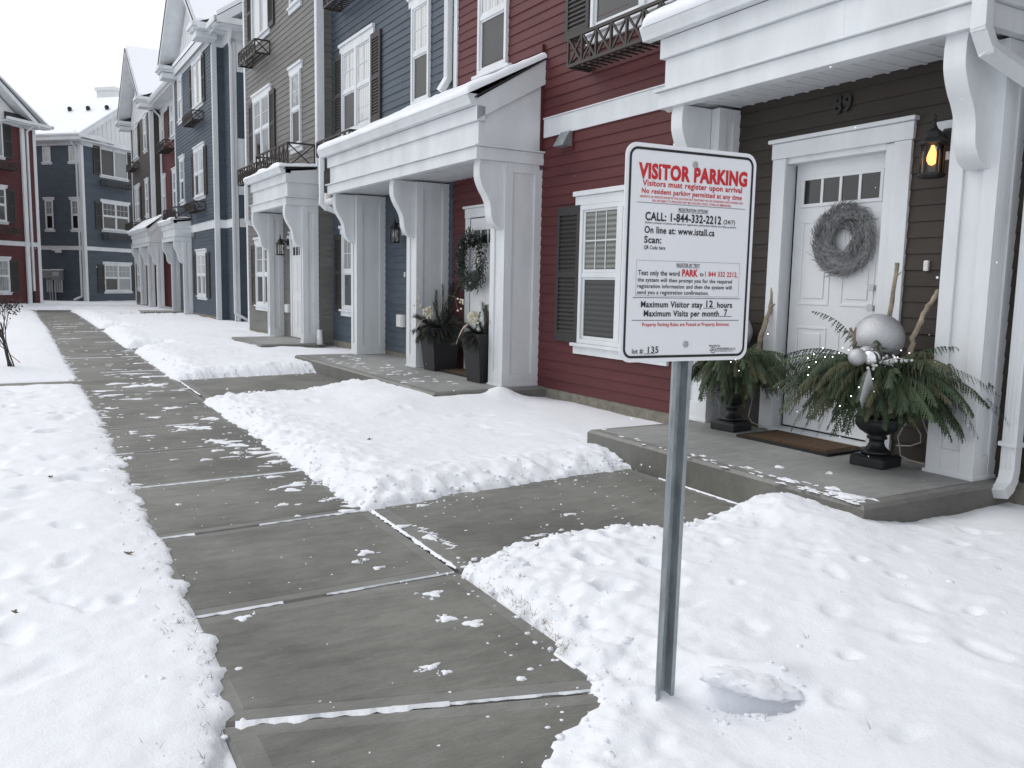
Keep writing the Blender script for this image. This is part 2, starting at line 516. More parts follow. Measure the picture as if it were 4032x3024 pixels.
DENTS = []
_rd = random.Random(3)
for i in range(150):
    DENTS.append((_rd.uniform(-1.3, 0.33), _rd.uniform(2.6, 10.5), _rd.uniform(.03, .075), _rd.uniform(.05, .12), _rd.uniform(0, 3.1), _rd.uniform(.010, .028)))
for i in range(46):
    DENTS.append((_rd.uniform(1.9, 4.2), _rd.uniform(0.8, 3.2), _rd.uniform(.03, .06), _rd.uniform(.04, .12), _rd.uniform(0, 3.1), _rd.uniform(.004, .013)))
for i in range(22):
    DENTS.append((_rd.uniform(1.8, 3.8), _rd.uniform(4.9, 8.6), _rd.uniform(.03, .06), _rd.uniform(.05, .14), _rd.uniform(0, 3.1), _rd.uniform(.006, .018)))
for i in range(18):
    DENTS.append((_rd.uniform(1.75, 4.3), _rd.uniform(0.8, 3.1), _rd.uniform(.024, .034), _rd.uniform(.028, .045), _rd.uniform(0, 3.1), _rd.uniform(.012, .024)))
DENTS += [(2.12, 2.95, .05, .07, .3, .05), (2.0, 2.62, .05, .08, 1.0, .05), (2.35, 2.75, .06, .09, .2, .04)]

def snow_h(x, y):
    d = cleared(x, y)
    far = sstep(7, 14, y)
    de = d + np.where(x < .9, .075, .05) * vnoise(x, y, 7, 11) * (1 - .3 * far) + 0.035 * vnoise(x, y, 18, 12) + 0.012 * vnoise(x, y, 46, 13)
    left = x < 0.9
    base = np.where(left, 0.070 + 0.02 * sstep(8, 20, y) - .035 * sstep(10.2, 10.9, y) * (1 - sstep(11.4, 12.2, y)), 0.060 + 0.06 * sstep(9, 13, y))
    base = base * (1 - sstep(34, 44, y)) + 0.0 * sstep(34, 44, y)
    base = base + np.where(left, 0, 0.018 * sstep(4.3, 5.5, y) * (1 - sstep(3.6, 4.6, x)) * (1 - sstep(8, 10, y)))
    base = base - np.where(left, 0, 0.045 * (1 - sstep(1.6, 2.1, x)) * (1 - sstep(2.3, 2.9, y)))
    w = np.where(left, 0.28, 0.16)
    bank = np.where(left, 0.0, 0.020 * np.exp(-((d - 0.30) / 0.22) ** 2))
    rise = np.where(left, 0.22 * (1 - np.exp(-np.maximum(de, 0) / 0.02)) + 0.78 * (1 - np.exp(-np.maximum(de, 0) / 0.26)), 1 - np.exp(-np.maximum(de, 0) / 0.11))
    lump = 0.034 * fbm(x, y, 1.1, 2, 21) + 0.009 * fbm(x, y, 4, 3, 31) + 0.010 * fbm(x, y, 6, 3, 33) * sstep(.1, .35, vnoise(x, y, 1.1, 35) + .15)
    crumb = np.exp(-np.maximum(d, 0) / np.where(left, .25, .28))
    cr = np.where(left, 0.020, 0.085)
    rough = crumb * cr * (fbm(x, y, 9, 4, 41, .62)) + 0.008 * vnoise(x, y, 28, 47) * (0.35 + crumb)
    h = 0.004 + rise * (base + bank + lump + rough)
    piles = 0.075 * np.exp(-(((x - 3.50) / .30) ** 2 + ((y - 3.00) / .42) ** 2)) + 0.035 * np.exp(-(((x - 3.2) / .5) ** 2 + ((y - 2.5) / .5) ** 2))
    piles = piles + 0.070 * sstep(2.5, 3.25, x) * sstep(7.0, 7.7, y) * (1 - sstep(9.2, 9.7, y)) * (1 - sstep(4.2, 4.9, x)) + 0.07 * np.exp(-(((x - 4.25) / .16) ** 2 + ((y - 7.62) / .14) ** 2))
    h = h + piles * sstep(0, .18, de)
    h = np.where(de > 0, np.maximum(h, 0.004), -0.03)
    wob = vnoise(x, y, 14, 61); wob2 = vnoise(x, y, 17, 62)
    for (cx, cy, a, b, t, dep) in DENTS:
        dx, dy = x - cx, y - cy
        u = (dx * math.cos(t) + dy * math.sin(t)) / a + .9 * wob; v = (-dx * math.sin(t) + dy * math.cos(t)) / b + .9 * wob2
        rr = u * u + v * v
        h = h - np.where(rr < 6, dep * (np.exp(-rr * rr * .8) - 0.18 * np.exp(-(np.sqrt(rr) - 1.5) ** 2 * 4)), 0) * (de > 0)
    # hollow beside the sign post, banks against the porch slabs and walls
    hu = (x - 1.885) * .81 - (y - 1.728) * .59; hv = (x - 1.885) * .59 + (y - 1.728) * .81
    hol = np.exp(-((hu / 0.115) ** 4 + (hv / 0.030) ** 2)) + .40 * np.exp(-((hu / 0.13) ** 2 + ((hv + .05) / 0.07) ** 2))
    h = h - 0.070 * hol * (de > 0)
    h = h + 0.050 * np.exp(-((((x - 1.945) * .81 - (y - 1.825) * .59) / 0.17) ** 4 + (((x - 1.945) * .59 + (y - 1.825) * .81) / 0.075) ** 2)) * (de > 0)
    return h

def grid_mesh(name, xs, ys, hf, m, parent=None):
    X, Y = np.meshgrid(xs, ys)
    Z = hf(X, Y)
    nx, ny = len(xs), len(ys)
    co = np.stack([X, Y, Z], -1).reshape(-1, 3)
    idx = np.arange(nx * ny).reshape(ny, nx)
    q = np.stack([idx[:-1, :-1], idx[:-1, 1:], idx[1:, 1:], idx[1:, :-1]], -1).reshape(-1, 4)
    me = bpy.data.meshes.new(name)
    me.vertices.add(len(co)); me.vertices.foreach_set("co", co.ravel())
    me.loops.add(q.size); me.loops.foreach_set("vertex_index", q.ravel())
    me.polygons.add(len(q))
    me.polygons.foreach_set("loop_start", np.arange(0, q.size, 4)); 
    me.polygons.foreach_set("use_smooth", np.ones(len(q), bool))
    me.materials.append(m)
    me.update(calc_edges=True)
    o = bpy.data.objects.new(name, me); C.objects.link(o)
    if parent: o.parent = parent
    return o

xs = np.concatenate([np.arange(-14, -2.2, .35), np.arange(-2.2, -.9, .06), np.arange(-.9, 4.4, .018), np.arange(4.4, 6.6, .07)])
ys = [-3.0]
while ys[-1] < 62:
    y_ = ys[-1]
    ys.append(y_ + (0.15 if y_ < .6 else max(0.017, 0.0058 * y_)))
structure(grid_mesh("snow_ground", xs, np.array(ys), snow_h, M['snow']))
g = MB(); g.quad([(-400, -300, -.06), (400, -300, -.06), (400, 500, -.06), (-400, 500, -.06)])
structure(g.build("ground", M['snow']))

# ---------------------------------------------------------------- concrete paths
def panel(mb, p, z=0.0, border=0.075, depth=0.1, gap=0.007):
    """concrete panel with a smooth tooled border; p = 4 corner (x, y), counter-clockwise"""
    c = [Vector((a, b, 0)) for a, b in p]
    def inset(k):
        out = []
        for i in range(4):
            a, b, d = c[i - 1], c[i], c[(i + 1) % 4]
            e1 = (a - b).normalized(); e2 = (d - b).normalized()
            s = max(abs(e1.cross(e2).z), .3)
            out.append(b + (e1 + e2) * (k / s))
        return out
    r0, r1, r2, r3 = inset(gap), inset(gap + .010), inset(border), inset(border + .006)
    zs = (z - .012, z - .001, z - .001, z + .0015)
    def ring(A, za, B, zb, mi):
        for i in range(4):
            j = (i + 1) % 4
            mb.quad([(A[i].x, A[i].y, za), (A[j].x, A[j].y, za), (B[j].x, B[j].y, zb), (B[i].x, B[i].y, zb)], mi)
    ring(r0, z - depth, r0, zs[0], 1)
    ring(r0, zs[0], r1, zs[1], 1)
    ring(r1, zs[1], r2, zs[2], 1)
    ring(r2, zs[2], r3, zs[3], 0)
    mb.quad([(v.x, v.y, zs[3]) for v in r3], 0)

sw = MB()
def swx(y):
    """left and right edge of the pavement"""
    return (np.interp(y, [0, 9, 16, 34, 60], [.42, .42, .33, .10, -.3]), np.interp(y, [0, 4.4, 9, 16, 34, 60], [1.61, 1.61, 1.56, 1.5, 1.25, .9]))
J = [(-1.3, -1.5), (-.2, -.35), (.95, .75), (2.39, 2.02), (3.23, 3.24), (4.32, 4.385), (5.45, 5.50), (6.56, 6.60), (7.66, 7.72), (8.86, 8.95)]
yv = 8.95
while yv < 33.2:
    yv += 1.13
    J.append((yv - .05, yv + .03))
for (a0, a1), (b0, b1) in zip(J[:-1], J[1:]):
    la, ra = swx(a0)[0], swx(a1)[1]; lb, rb = swx(b0)[0], swx(b1)[1]
    panel(sw, [(la, a0), (ra, a1), (rb, b1), (lb, b0)])
structure(sw.build("sidewalk", [M['conc'], M['conc_edge']]))
pw = MB()
panel(pw, [(1.62, 3.27), (3.64, 3.05), (3.64, 4.75), (1.62, 4.42)])
panel(pw, [(1.57, 8.97), (3.46, 9.2), (3.46, 11.45), (1.55, 11.14)])
panel(pw, [(1.51, 15.1), (3.3, 14.9), (3.3, 16.8), (1.51, 16.6)])
panel(pw, [(1.40, 21.4), (3.3, 21.4), (3.3, 22.8), (1.39, 22.8)])
panel(pw, [(2.4, 28.5), (4.4, 28.5), (4.4, 30.2), (2.4, 30.2)])
panel(pw, [(-6, 11.0), (.405, 11.0), (.40, 11.47), (-6, 11.47)], border=.05)
panel(pw, [(-1.4, 33.4), (.1, 33.4), (.1, 35.0), (-1.4, 35.0)])
panel(pw, [(.105, 33.3), (2.2, 33.4), (2.2, 35.0), (.105, 35.0)])
structure(pw.build("path", [M['conc'], M['conc_edge']]))
gb = MB(); gb.box(-8, 5, -2, 36, -.16, -.045); structure(gb.build("gravel_bed", M['found']))

# ---------------------------------------------------------------- houses: shared builders
class Face:
    """a wall face: t runs along it, off outwards, z up"""
    def __init__(self, o, u, n):
        self.o, self.u, self.n = Vector((*o, 0)), Vector((*u, 0)).normalized(), Vector((*n, 0)).normalized()
    def p(self, t, off, z):
        q = self.o + self.u * t + self.n * off
        return (q.x, q.y, z)
    def box(self, mb, t0, t1, a, b, z0, z1, mi=0):
        mb.hexa([self.p(t0, a, z0), self.p(t1, a, z0), self.p(t1, b, z0), self.p(t0, b, z0),
                 self.p(t0, a, z1), self.p(t1, a, z1), self.p(t1, b, z1), self.p(t0, b, z1)], mi)
FRONT = Face((0, 0), (0, 1), (-1, 0))

_sj = random.Random(99)
def siding(mb, F, t0, t1, z0, z1, expo=0.102, mi=0):
    """lapped vinyl courses with a few staggered butt joints"""
    z = z0
    while z < z1 - 1e-4:
        zt = min(z + expo, z1)
        cuts = [t0, t1]
        if t1 - t0 > 1.2 and _sj.random() < .22:
            cuts = [t0, _sj.uniform(t0 + .3, t1 - .3), t1]
        for k, (a, b) in enumerate(zip(cuts[:-1], cuts[1:])):
            e = .0022 * k + _sj.uniform(-.0006, .0006)
            o = .014 - .010 * (zt - z) / expo + e
            mb.quad([F.p(a, .014 + e, z), F.p(b, .014 + e, z), F.p(b, o, zt), F.p(a, o, zt)], mi)
            mb.quad([F.p(a, .002, z), F.p(b, .002, z), F.p(b, .014 + e, z), F.p(a, .014 + e, z)], mi)
            if k: mb.quad([F.p(a, .003, z), F.p(a, .014 + e, z), F.p(a, o, zt), F.p(a, .003, zt)], mi)
        z += expo

SHUT = {}
def shutter_mesh(w, h):
    k = (round(w, 3), round(h, 3))
    if k in SHUT: return SHUT[k]
    mb = MB()
    mb.box(-.012, 0, 0, w, 0, h)
    for a, b in ((0, .05), (w - .05, w)): mb.box(-.032, -.012, a, b, 0, h)
    for a, b in ((0, .09), (h - .09, h), (h * .5 - .03, h * .5 + .03)): mb.box(-.032, -.012, .05, w - .05, a, b)
    for lo, hi in ((.09, h * .5 - .03), (h * .5 + .03, h - .09)):
        n = int((hi - lo) / .042)
        for i in range(n):
            z = lo + (i + .5) * (hi - lo) / n
            mb.hexa([(-.030, .05, z - .019), (-.013, .05, z + .008), (-.013, w - .05, z + .008), (-.030, w - .05, z - .019),
                     (-.030, .05, z - .012), (-.013, .05, z + .015), (-.013, w - .05, z + .015), (-.030, w - .05, z - .012)])
    me = mb.build("shutter", M['shutter']).data
    o = [o for o in C.objects if o.data is me][0]
    bpy.data.objects.remove(o)
    SHUT[k] = me
    return me

def shutter(parent, F, t0, t1, z0, z1):
    w = abs(t1 - t0)
    me = shutter_mesh(w, z1 - z0)
    o = bpy.data.objects.new("shutter", me); C.objects.link(o); o.parent = parent
    # local -x is outward, local y along the wall
    ang = math.atan2(-F.n.y, -F.n.x)
    ydir = Vector((-math.sin(ang), math.cos(ang), 0))
    t = t0 if ydir.dot(F.u) > 0 else t1
    o.location = F.p(t, .015, z0); o.rotation_euler = (0, 0, ang)
    return o

def window(parent, F, t0, t1, z0, z1, twin=True, rail=True, panes=('pane_sky', 'pane_screen', 'pane_sky', 'pane_sheer'), grid=True, sill=True, slider=False, head=True, fw=.045, cols=3):
    """t0<t1: outside of the vinyl frame. panes: upper-a, lower-a, upper-b, lower-b (a = nearer t0)"""
    fr = MB(); gl = MB(); gr = MB()
    o0, o1 = .004, .05
    F.box(fr, t0, t0 + fw, o0, o1, z0, z1); F.box(fr, t1 - fw, t1, o0, o1, z0, z1)
    F.box(fr, t0 + fw, t1 - fw, o0, o1, z0, z0 + fw); F.box(fr, t0 + fw, t1 - fw, o0, o1, z1 - fw, z1)
    bays = [(t0 + fw, t1 - fw)]
    if twin:
        tm = (t0 + t1) / 2
        F.box(fr, tm - .04, tm + .04, o0, o1 + .002, z0 + fw, z1 - fw)
        bays = [(t0 + fw, tm - .04), (tm + .04, t1 - fw)]
    mats, names = [], []
    def mi(n):
        if n not in names:
            names.append(n); mats.append(M[n])
        return names.index(n)
    zm = z0 + (z1 - z0) * .5
    for bi, (a, b) in enumerate(bays):
        pu, pl = panes[(2 * bi) % len(panes)], panes[(2 * bi + 1) % len(panes)]
        if rail:
            F.box(fr, a, b, o0, .042, zm - .025, zm + .025)
            for (q0, q1, oo) in ((z0 + fw, zm - .025, .028), (zm + .025, z1 - fw, .034)):   # sash stiles
                F.box(fr, a, a + .028, o0, oo, q0, q1); F.box(fr, b - .028, b, o0, oo, q0, q1)
                F.box(fr, a + .028, b - .028, o0, oo, q0, q0 + .03); F.box(fr, a + .028, b - .028, o0, oo, q1 - .022, q1)
            rects = [(z0 + fw + .03, zm - .047, pl, .016), (zm + .055, z1 - fw - .022, pu, .022)]
            a2, b2 = a + .028, b - .028
        else:
            rects = [(z0 + fw, z1 - fw, pu, .018)]; a2, b2 = a, b
        for k, (q0, q1, pn, off) in enumerate(rects):
            gl.quad([F.p(a2, off, q0), F.p(b2, off, q0), F.p(b2, off, q1), F.p(a2, off, q1)], mi(pn))
            if grid and (k == 1 or not rail):
                for i in range(1, cols):
                    tt = a2 + (b2 - a2) * i / cols
                    F.box(gr, tt - .006, tt + .006, off + .002, off + .006, q0, q1)
                zz = (q0 + q1) / 2
                F.box(gr, a2, b2, off + .0025, off + .0065, zz - .006, zz + .006)
    w = fr.build("window", M['white'], parent, bevel=.003)
    gl.build("pane", mats, w)
    if gr.v: gr.build("window_grid", M['white'], w)
    if head:
        h = MB()
        F.box(h, t0 - .10, t1 + .10, .004, .040, z1 + .002, z1 + .095)
        F.box(h, t0 - .115, t1 + .115, .004, .065, z1 + .097, z1 + .145)
        h.build("head_trim", M['white'], w, bevel=.004)
    if sill:
        s = MB()
        F.box(s, t0 - .09, t1 + .09, .004, .075, z0 - .035, z0 - .002)
        F.box(s, t0 - .075, t1 + .075, .004, .040, z0 - .115, z0 - .037)
        s.build("sill", M['white'], w, bevel=.004)
    return w

def rail_box(parent, F, t0, t1, z0, z1, depth, cell=.28, bottom=True, name="window_box", ends=True, w=.028):
    mb = MB()
    d0, d1 = .03, depth
    def P(t, o, z): return F.p(t, o, z)
    up = (0, 0, 1)
    for z in (z0, z1):
        mb.bar(P(t0, d1, z), P(t1, d1, z), w, w, up)
        for t in (t0, t1): mb.bar(P(t, d0, z), P(t, d1 - w / 2, z), w, w, up)
    n = max(1, round((t1 - t0) / cell))
    for i in range(n + 1):
        t = t0 + (t1 - t0) * i / n
        mb.bar(P(t, d1, z0), P(t, d1, z1), w * .8, w * .8, F.n)
        if i < n:
            t2 = t0 + (t1 - t0) * (i + 1) / n
            mb.bar(P(t, d1 + .002, z0), P(t2, d1 + .002, z1), w * .7, w * .5, F.n)
            mb.bar(P(t, d1 - .002, z1), P(t2, d1 - .002, z0), w * .7, w * .5, F.n)
    if ends:
        for t in (t0, t1):
            mb.bar(P(t, d0, z0), P(t, d0, z1), w * .8, w * .8, F.u)
            mb.bar(P(t, d0, z0), P(t, d1, z1), w * .7, w * .5, F.u)
            mb.bar(P(t, d0, z1), P(t, d1, z0), w * .7, w * .5, F.u)
    if bottom:
        nb = int((t1 - t0) / .09)
        for i in range(1, nb):
            t = t0 + (t1 - t0) * i / nb
            mb.bar(P(t, d0, z0), P(t, d1, z0), .012, .012, up)
        for k in range(1, 4):
            o = d0 + (d1 - d0) * k / 4
            mb.bar(P(t0, o, z0 + .013), P(t1, o, z0 + .013), .012 if k != 2 else .03, .012, up)
    return mb.build(name, M['iron'], parent)

def boards(parent, name, boxes, m='white', bevel=.003):
    for b in boxes:
        mb = MB(); mb.box(*b); mb.build(name, M[m], parent, bevel=bevel)

def corner_trim(mb, F, t, z0, z1, w=.10, off=.03):
    F.box(mb, t - w, t, .002, off, z0, z1)

def downspout(parent, pts, w=.075, d=.06, up=(1, 0, 0), name="downspout"):
    mb = MB()
    for a, b in zip(pts[:-1], pts[1:]):
        a, b = Vector(a), Vector(b)
        t = (b - a).normalized()
        mb.bar(a - t * .02, b + t * .02, w, d, up)
        for k in (-1, 0, 1):      # pressed ribs on the long runs
            if (b - a).length > .8:
                s = t.cross(Vector(up)).normalized()
                q = s.cross(t) * (d / 2)
                for sg in (-1, 1):
                    mb.bar(a + s * (k * w * .28) + q * sg, b + s * (k * w * .28) + q * sg, .008, .006, up)
    return mb.build(name, M['white'], parent, bevel=.006)

def snow_cap(parent, P00, P10, P11, P01, th=.07, nu=60, nv=14, seed=1, name="snow_cap", edge=.12, lump=.35):
    """pillowy snow on a roof plane; P00-P10 is the lower (front) edge"""
    P00, P10, P11, P01 = map(Vector, (P00, P10, P11, P01))
    n = (P10 - P00).cross(P01 - P00).normalized()
    if n.z < 0: n = -n
    L = (P10 - P00).length; W = (P01 - P00).length
    uu = np.concatenate([[0, .004 / L, .02 / L], np.linspace(.05 / L, 1 - .05 / L, nu - 6), [1 - .02 / L, 1 - .004 / L, 1]]); vv = np.concatenate([[0, .003 / W, .012 / W, .03 / W], np.linspace(.06 / W, 1, nv - 4)])
    co = []
    for v in vv:
        for u in uu:
            q = P00.lerp(P10, u).lerp(P01.lerp(P11, u), v)
            du = min(u, 1 - u) * L; dv = v * W
            e = min(1.0, du / edge) ; e = math.sqrt(max(0, 1 - (1 - e) ** 2))
            f = min(1.0, dv / edge); f = math.sqrt(max(0, 1 - (1 - f) ** 2))
            nz = 1 + lump * (2 * float(fbm(np.array(u * L + seed * 9.1), np.array(v * W), 2.2, 4, seed)))
            h = th * e * f * nz
            co.append(tuple(q + n * (max(h, 0) + .002)))
    me = bpy.data.meshes.new(name)
    fs = []
    for j in range(nv - 1):
        for i in range(nu - 1):
            a = j * nu + i
            fs.append((a, a + 1, a + nu + 1, a + nu))
    me.from_pydata(co, [], fs)
    me.polygons.foreach_set("use_smooth", [True] * len(fs))
    me.materials.append(M['roofsnow'])
    o = bpy.data.objects.new(name, me); C.objects.link(o); o.parent = parent
    return o

BR = [(0, 0), (-.29, 0), (-.30, -.06), (-.30, -.13), (-.295, -.18), (-.275, -.24), (-.245, -.30), (-.205, -.36), (-.175, -.42), (-.16, -.48), (-.155, -.54),
      (-.145, -.585), (-.12, -.635), (-.085, -.67), (-.05, -.69), (-.02, -.698), (0, -.70)]

def _catmull(p, n=4):
    out = []
    for i in range(len(p) - 1):
        a, b, c, d = p[max(i - 1, 0)], p[i], p[i + 1], p[min(i + 2, len(p) - 1)]
        for k in range(n):
            t = k / n
            out.append(tuple(.5 * (2 * b[j] + (c[j] - a[j]) * t + (2 * a[j] - 5 * b[j] + 4 * c[j] - d[j]) * t * t + (3 * b[j] - a[j] - 3 * c[j] + d[j]) * t ** 3) for j in (0, 1)))
    return out + [p[-1]]
BR = [(0, 0), (-.29, 0)] + _catmull(BR[2:-1]) + [BR[-1]]

def column(parent, y0, y1, xf, xb, z0, z1, bracket_at=None, bt=.13, side=(True, True), bs=1.0):
    mb = MB()
    mb.box(xf + .018, xb, y0 + .018, y1 - .018, z0, z1)
    st = min(.09, (y1 - y0) * .32)
    for a, b in ((y0, y0 + st), (y1 - st, y1)):
        mb.box(xf, xf + .018, a, b, z0, z1)
    mb.box(xf + .002, xf + .018, y0 + st, y1 - st, z0, z0 + .15)
    mb.box(xf + .002, xf + .018, y0 + st, y1 - st, z1 - .10, z1)
    for k, (ya, yb) in enumerate(((y0, y0 + .018), (y1 - .018, y1))):
        if not side[k]: continue
        sx = min(.10, (xb - xf) * .35)
        mb.box(xf + .018, xf + sx, ya, yb, z0, z1)
        mb.box(xb - sx, xb - .001, ya, yb, z0, z1)
        mb.box(xf + sx, xb - sx, ya + .002, yb - .002, z0, z0 + .13)
        mb.box(xf + sx, xb - sx, ya + .002, yb - .002, z1 - .10, z1)
    mb.box(xf - .012, xb, y0 - .012, y1 + .012, z0 - .012, z0 + .012)
    o = mb.build("column", M['white'], parent, bevel=.003)
    if bracket_at is not None:
        b = MB()
        b.prism([(xf + x * bs, bracket_at, z1 + z) for x, z in BR], (0, bt, 0))
        b.build("bracket", M['white'], o, bevel=.003)
    return o

def gutter_profile(x, z):
    return [(x, z), (x - .075, z), (x - .085, z + .03), (x - .10, z + .06), (x - .112, z + .085), (x - .112, z + .105), (x, z + .105)]

def porch(name, label, loc, rz, s0, s1, D, zb, rise, cols, xcol, zfloor, gs=(0, 0), group=None, rise_back=True, snow=.075, seed=1, xwall=0.0):
    """entry roof with its columns; local x=0 is the house wall, -x the street"""
    t = thing(name, label, 'porch', loc, rz, group)
    xf = -D
    bm = MB()
    bm.box(xf, xf + .10, s0, s1, zb, zb + .125)
    bm.box(xf + .10, xwall, s0, s0 + .06, zb + .001, zb + .125); bm.box(xf + .10, xwall, s1 - .06, s1, zb + .001, zb + .125)
    bm.box(xf - .030, xwall, s0 - .030, s1 + .030, zb + .127, zb + .142)
    bm.build("beam", M['white'], t, bevel=.003)
    fz = MB()
    fz.box(xf + .035, xf + .10, s0 + .03, s1 - .03, zb + .143, zb + .38)
    fz.box(xf, xf + .10, s0, s1, zb + .382, zb + .53)
    nb = int((s1 - s0) / 1.5)
    for i in range(1, nb + 1):       # butt joints in the cladding
        yy = s0 + (s1 - s0) * i / (nb + 1)
        fz.box(xf - .002, xf + .05, yy, yy + .13, zb + .384, zb + .528)
        fz.box(xf + .033, xf + .05, yy - .4, yy - .27, zb + .145, zb + .378)
    fz.build("frieze", M['white'], t, bevel=.003)
    zr0, zr1 = zb + .60, zb + .60 + rise
    for y0, y1, yo in ((s0 + .03, s0 + .06, s0), (s1 - .06, s1 - .03, s1 - .03)):
        sg = MB()
        sg.prism([(xf + .10, y0, zb + .143), (xwall, y0, zb + .143), (xwall, y0, zr1 - .03), (xf + .10, y0, zr0 - .03)], (0, y1 - y0, 0))
        if rise > .2:
            sg.prism([(xf + .001, yo, zb + .385), (xwall, yo, zb + .385 + (zr1 - zr0) * .92), (xwall, yo, zr1 - .002), (xf + .001, yo, zr0 - .004)], (0, .03, 0))
        else:
            sg.prism([(xf + .10, yo, zb + .382), (xwall, yo, zb + .382), (xwall, yo, zr1 - .03), (xf + .10, yo, zr0 - .03)], (0, .03, 0))
        sg.build("gable_panel", M['white'], t, bevel=.002)
    gu = MB()
    gu.prism([(x, s0 - gs[0], z) for x, z in gutter_profile(xf - .001, zb + .532)], (0, s1 - s0 + gs[0] + gs[1], 0))
    gu.build("gutter", M['white'], t, bevel=.003)
    rf = MB()
    rf.hexa([(xf - .03, s0 - .02, zr0 - .005), (xwall - .001, s0 - .02, zr1), (xwall - .001, s1 + .02, zr1), (xf - .03, s1 + .02, zr0 - .005),
             (xf - .03, s0 - .012, zr0 + .010), (xwall - .001, s0 - .012, zr1 + .015), (xwall - .001, s1 + .012, zr1 + .015), (xf - .03, s1 + .012, zr0 + .010)])
    r = rf.build("roof", M['shingle'], t)
    snow_cap(r, (xf - .118, s0 - .022 - gs[0] * .6, zb + .622), (xf - .118, s1 + .022 + gs[1] * .6, zb + .622), (xwall, s1 + .022, zr1 + .014), (xwall, s0 - .022, zr1 + .014), snow, nu=int(30 * (s1 - s0)) + 8, seed=seed, edge=.055)
    so = MB()
    n = int((s1 - s0 - .12) / .13)
    for i in range(n):
        a = s0 + .06 + (s1 - s0 - .12) * i / n; b = s0 + .06 + (s1 - s0 - .12) * (i + 1) / n
        so.box(xf + .10, xwall, a, b - .0235, zb + .030, zb + .045)
        so.box(xf + .10, xwall, b - .0235, b, zb + .022, zb + .044)
    so.build("soffit", M['soffit'], t)
    for (c0, c1, bo) in cols:
        column(t, c0, c1, xcol, xwall, zfloor, zb + .001, c0 + bo, bs=min(1.0, (D + xcol) / .30 + .02) )
    return t

def lantern(parent, F, t, z, lit=False, white_plate=True, s=1.0):
    """coach lantern on a wall; (t, z) is the middle of its round back plate"""
    base = MB()
    a = F.p(t, .012, z)
    ax = F.n
    # faceted back plate
    def disc(o0, o1, r0, r1, n=8):
        ring0 = []; ring1 = []
        for k in range(n):
            an = 2 * math.pi * (k + .5) / n
            ring0.append(F.p(t + r0 * math.cos(an), o0, z + r0 * math.sin(an) * 1.25))
            ring1.append(F.p(t + r1 * math.cos(an), o1, z + r1 * math.sin(an) * 1.25))
        nb = len(base.v); base.v += ring0 + ring1
        for k in range(n):
            k2 = (k + 1) % n
            base.f.append((nb + k, nb + k2, nb + n + k2, nb + n + k)); base.m.append(0)
        base.f.append(tuple(nb + n + k for k in range(n))); base.m.append(0)
    disc(.018, .035, .060 * s, .058 * s); disc(.035, .055, .045 * s, .015 * s)
    off = .165 * s
    arm = [F.p(t, .04, z), F.p(t, .09 * s, z + .03 * s), F.p(t, .13 * s, z + .045 * s), F.p(t, off, z + .03 * s)]
    base.tube(arm, .011 * s, 8)
    cx, cy, _ = F.p(t, off, 0)
    zt = z + .02 * s
    r = .068 * s
    base.lathe([(0.004, zt + .115 * s), (.010 * s, zt + .105 * s), (.006 * s, zt + .09 * s), (.014 * s, zt + .075 * s), (.010 * s, zt + .06 * s), (.016 * s, zt + .045 * s), (.022 * s, zt + .03 * s)], cx, cy, 12)
    # hexagonal hipped roof, cage, base
    base.lathe([(.020 * s, zt + .032 * s), (.045 * s, zt + .01 * s), (.060 * s, zt - .025 * s), (.088 * s, zt - .05 * s), (.090 * s, zt - .062 * s), (r, zt - .066 * s)], cx, cy, 6)
    zb = zt - .235 * s
    base.lathe([(0.001, zb - .028 * s), (.07 * s, zb - .026 * s), (.082 * s, zb - .012 * s), (.080 * s, zb), (.01 * s, zb + .004 * s)], cx, cy, 6)
    for k in range(6):
        an = math.pi * k / 3
        p = (cx + r * .97 * math.cos(an), cy + r * .97 * math.sin(an))
        base.bar((*p, zb), (*p, zt - .06 * s), .009 * s)
    o = base.build("lantern", M['lamp'], parent)
    gl = MB(); gl.lathe([(r * .93, zb + .002), (r * .93, zt - .06 * s)], cx, cy, 6)
    gl.build("glass", M['clearglass'], o)
    bl = MB()
    zc = zb + .10 * s
    bl.lathe([(.002, zc - .052 * s), (.018 * s, zc - .045 * s), (.030 * s, zc - .022 * s), (.031 * s, zc - .004 * s), (.024 * s, zc + .022 * s), (.013 * s, zc + .05 * s), (.010 * s, zc + .068 * s)], cx, cy, 16)
    bl.build("light_bulb", M['bulb'] if lit else M['plastic'], o, smooth=True)
    if white_plate:
        w = MB(); F.box(w, t - .10 * s, t + .10 * s, .004, .018, z - .12 * s, z + .12 * s)
        w.build("mounting_plate", M['white'], o, bevel=.003)
    if lit:
        L = bpy.data.lights.new("lantern_light", 'POINT'); L.energy = 2.2; L.color = (1.0, .55, .22); L.shadow_soft_size = .03
        lo = bpy.data.objects.new("lantern_light", L); C.objects.link(lo); lo.parent = o
        lo.location = (cx, cy, zc)
    return o

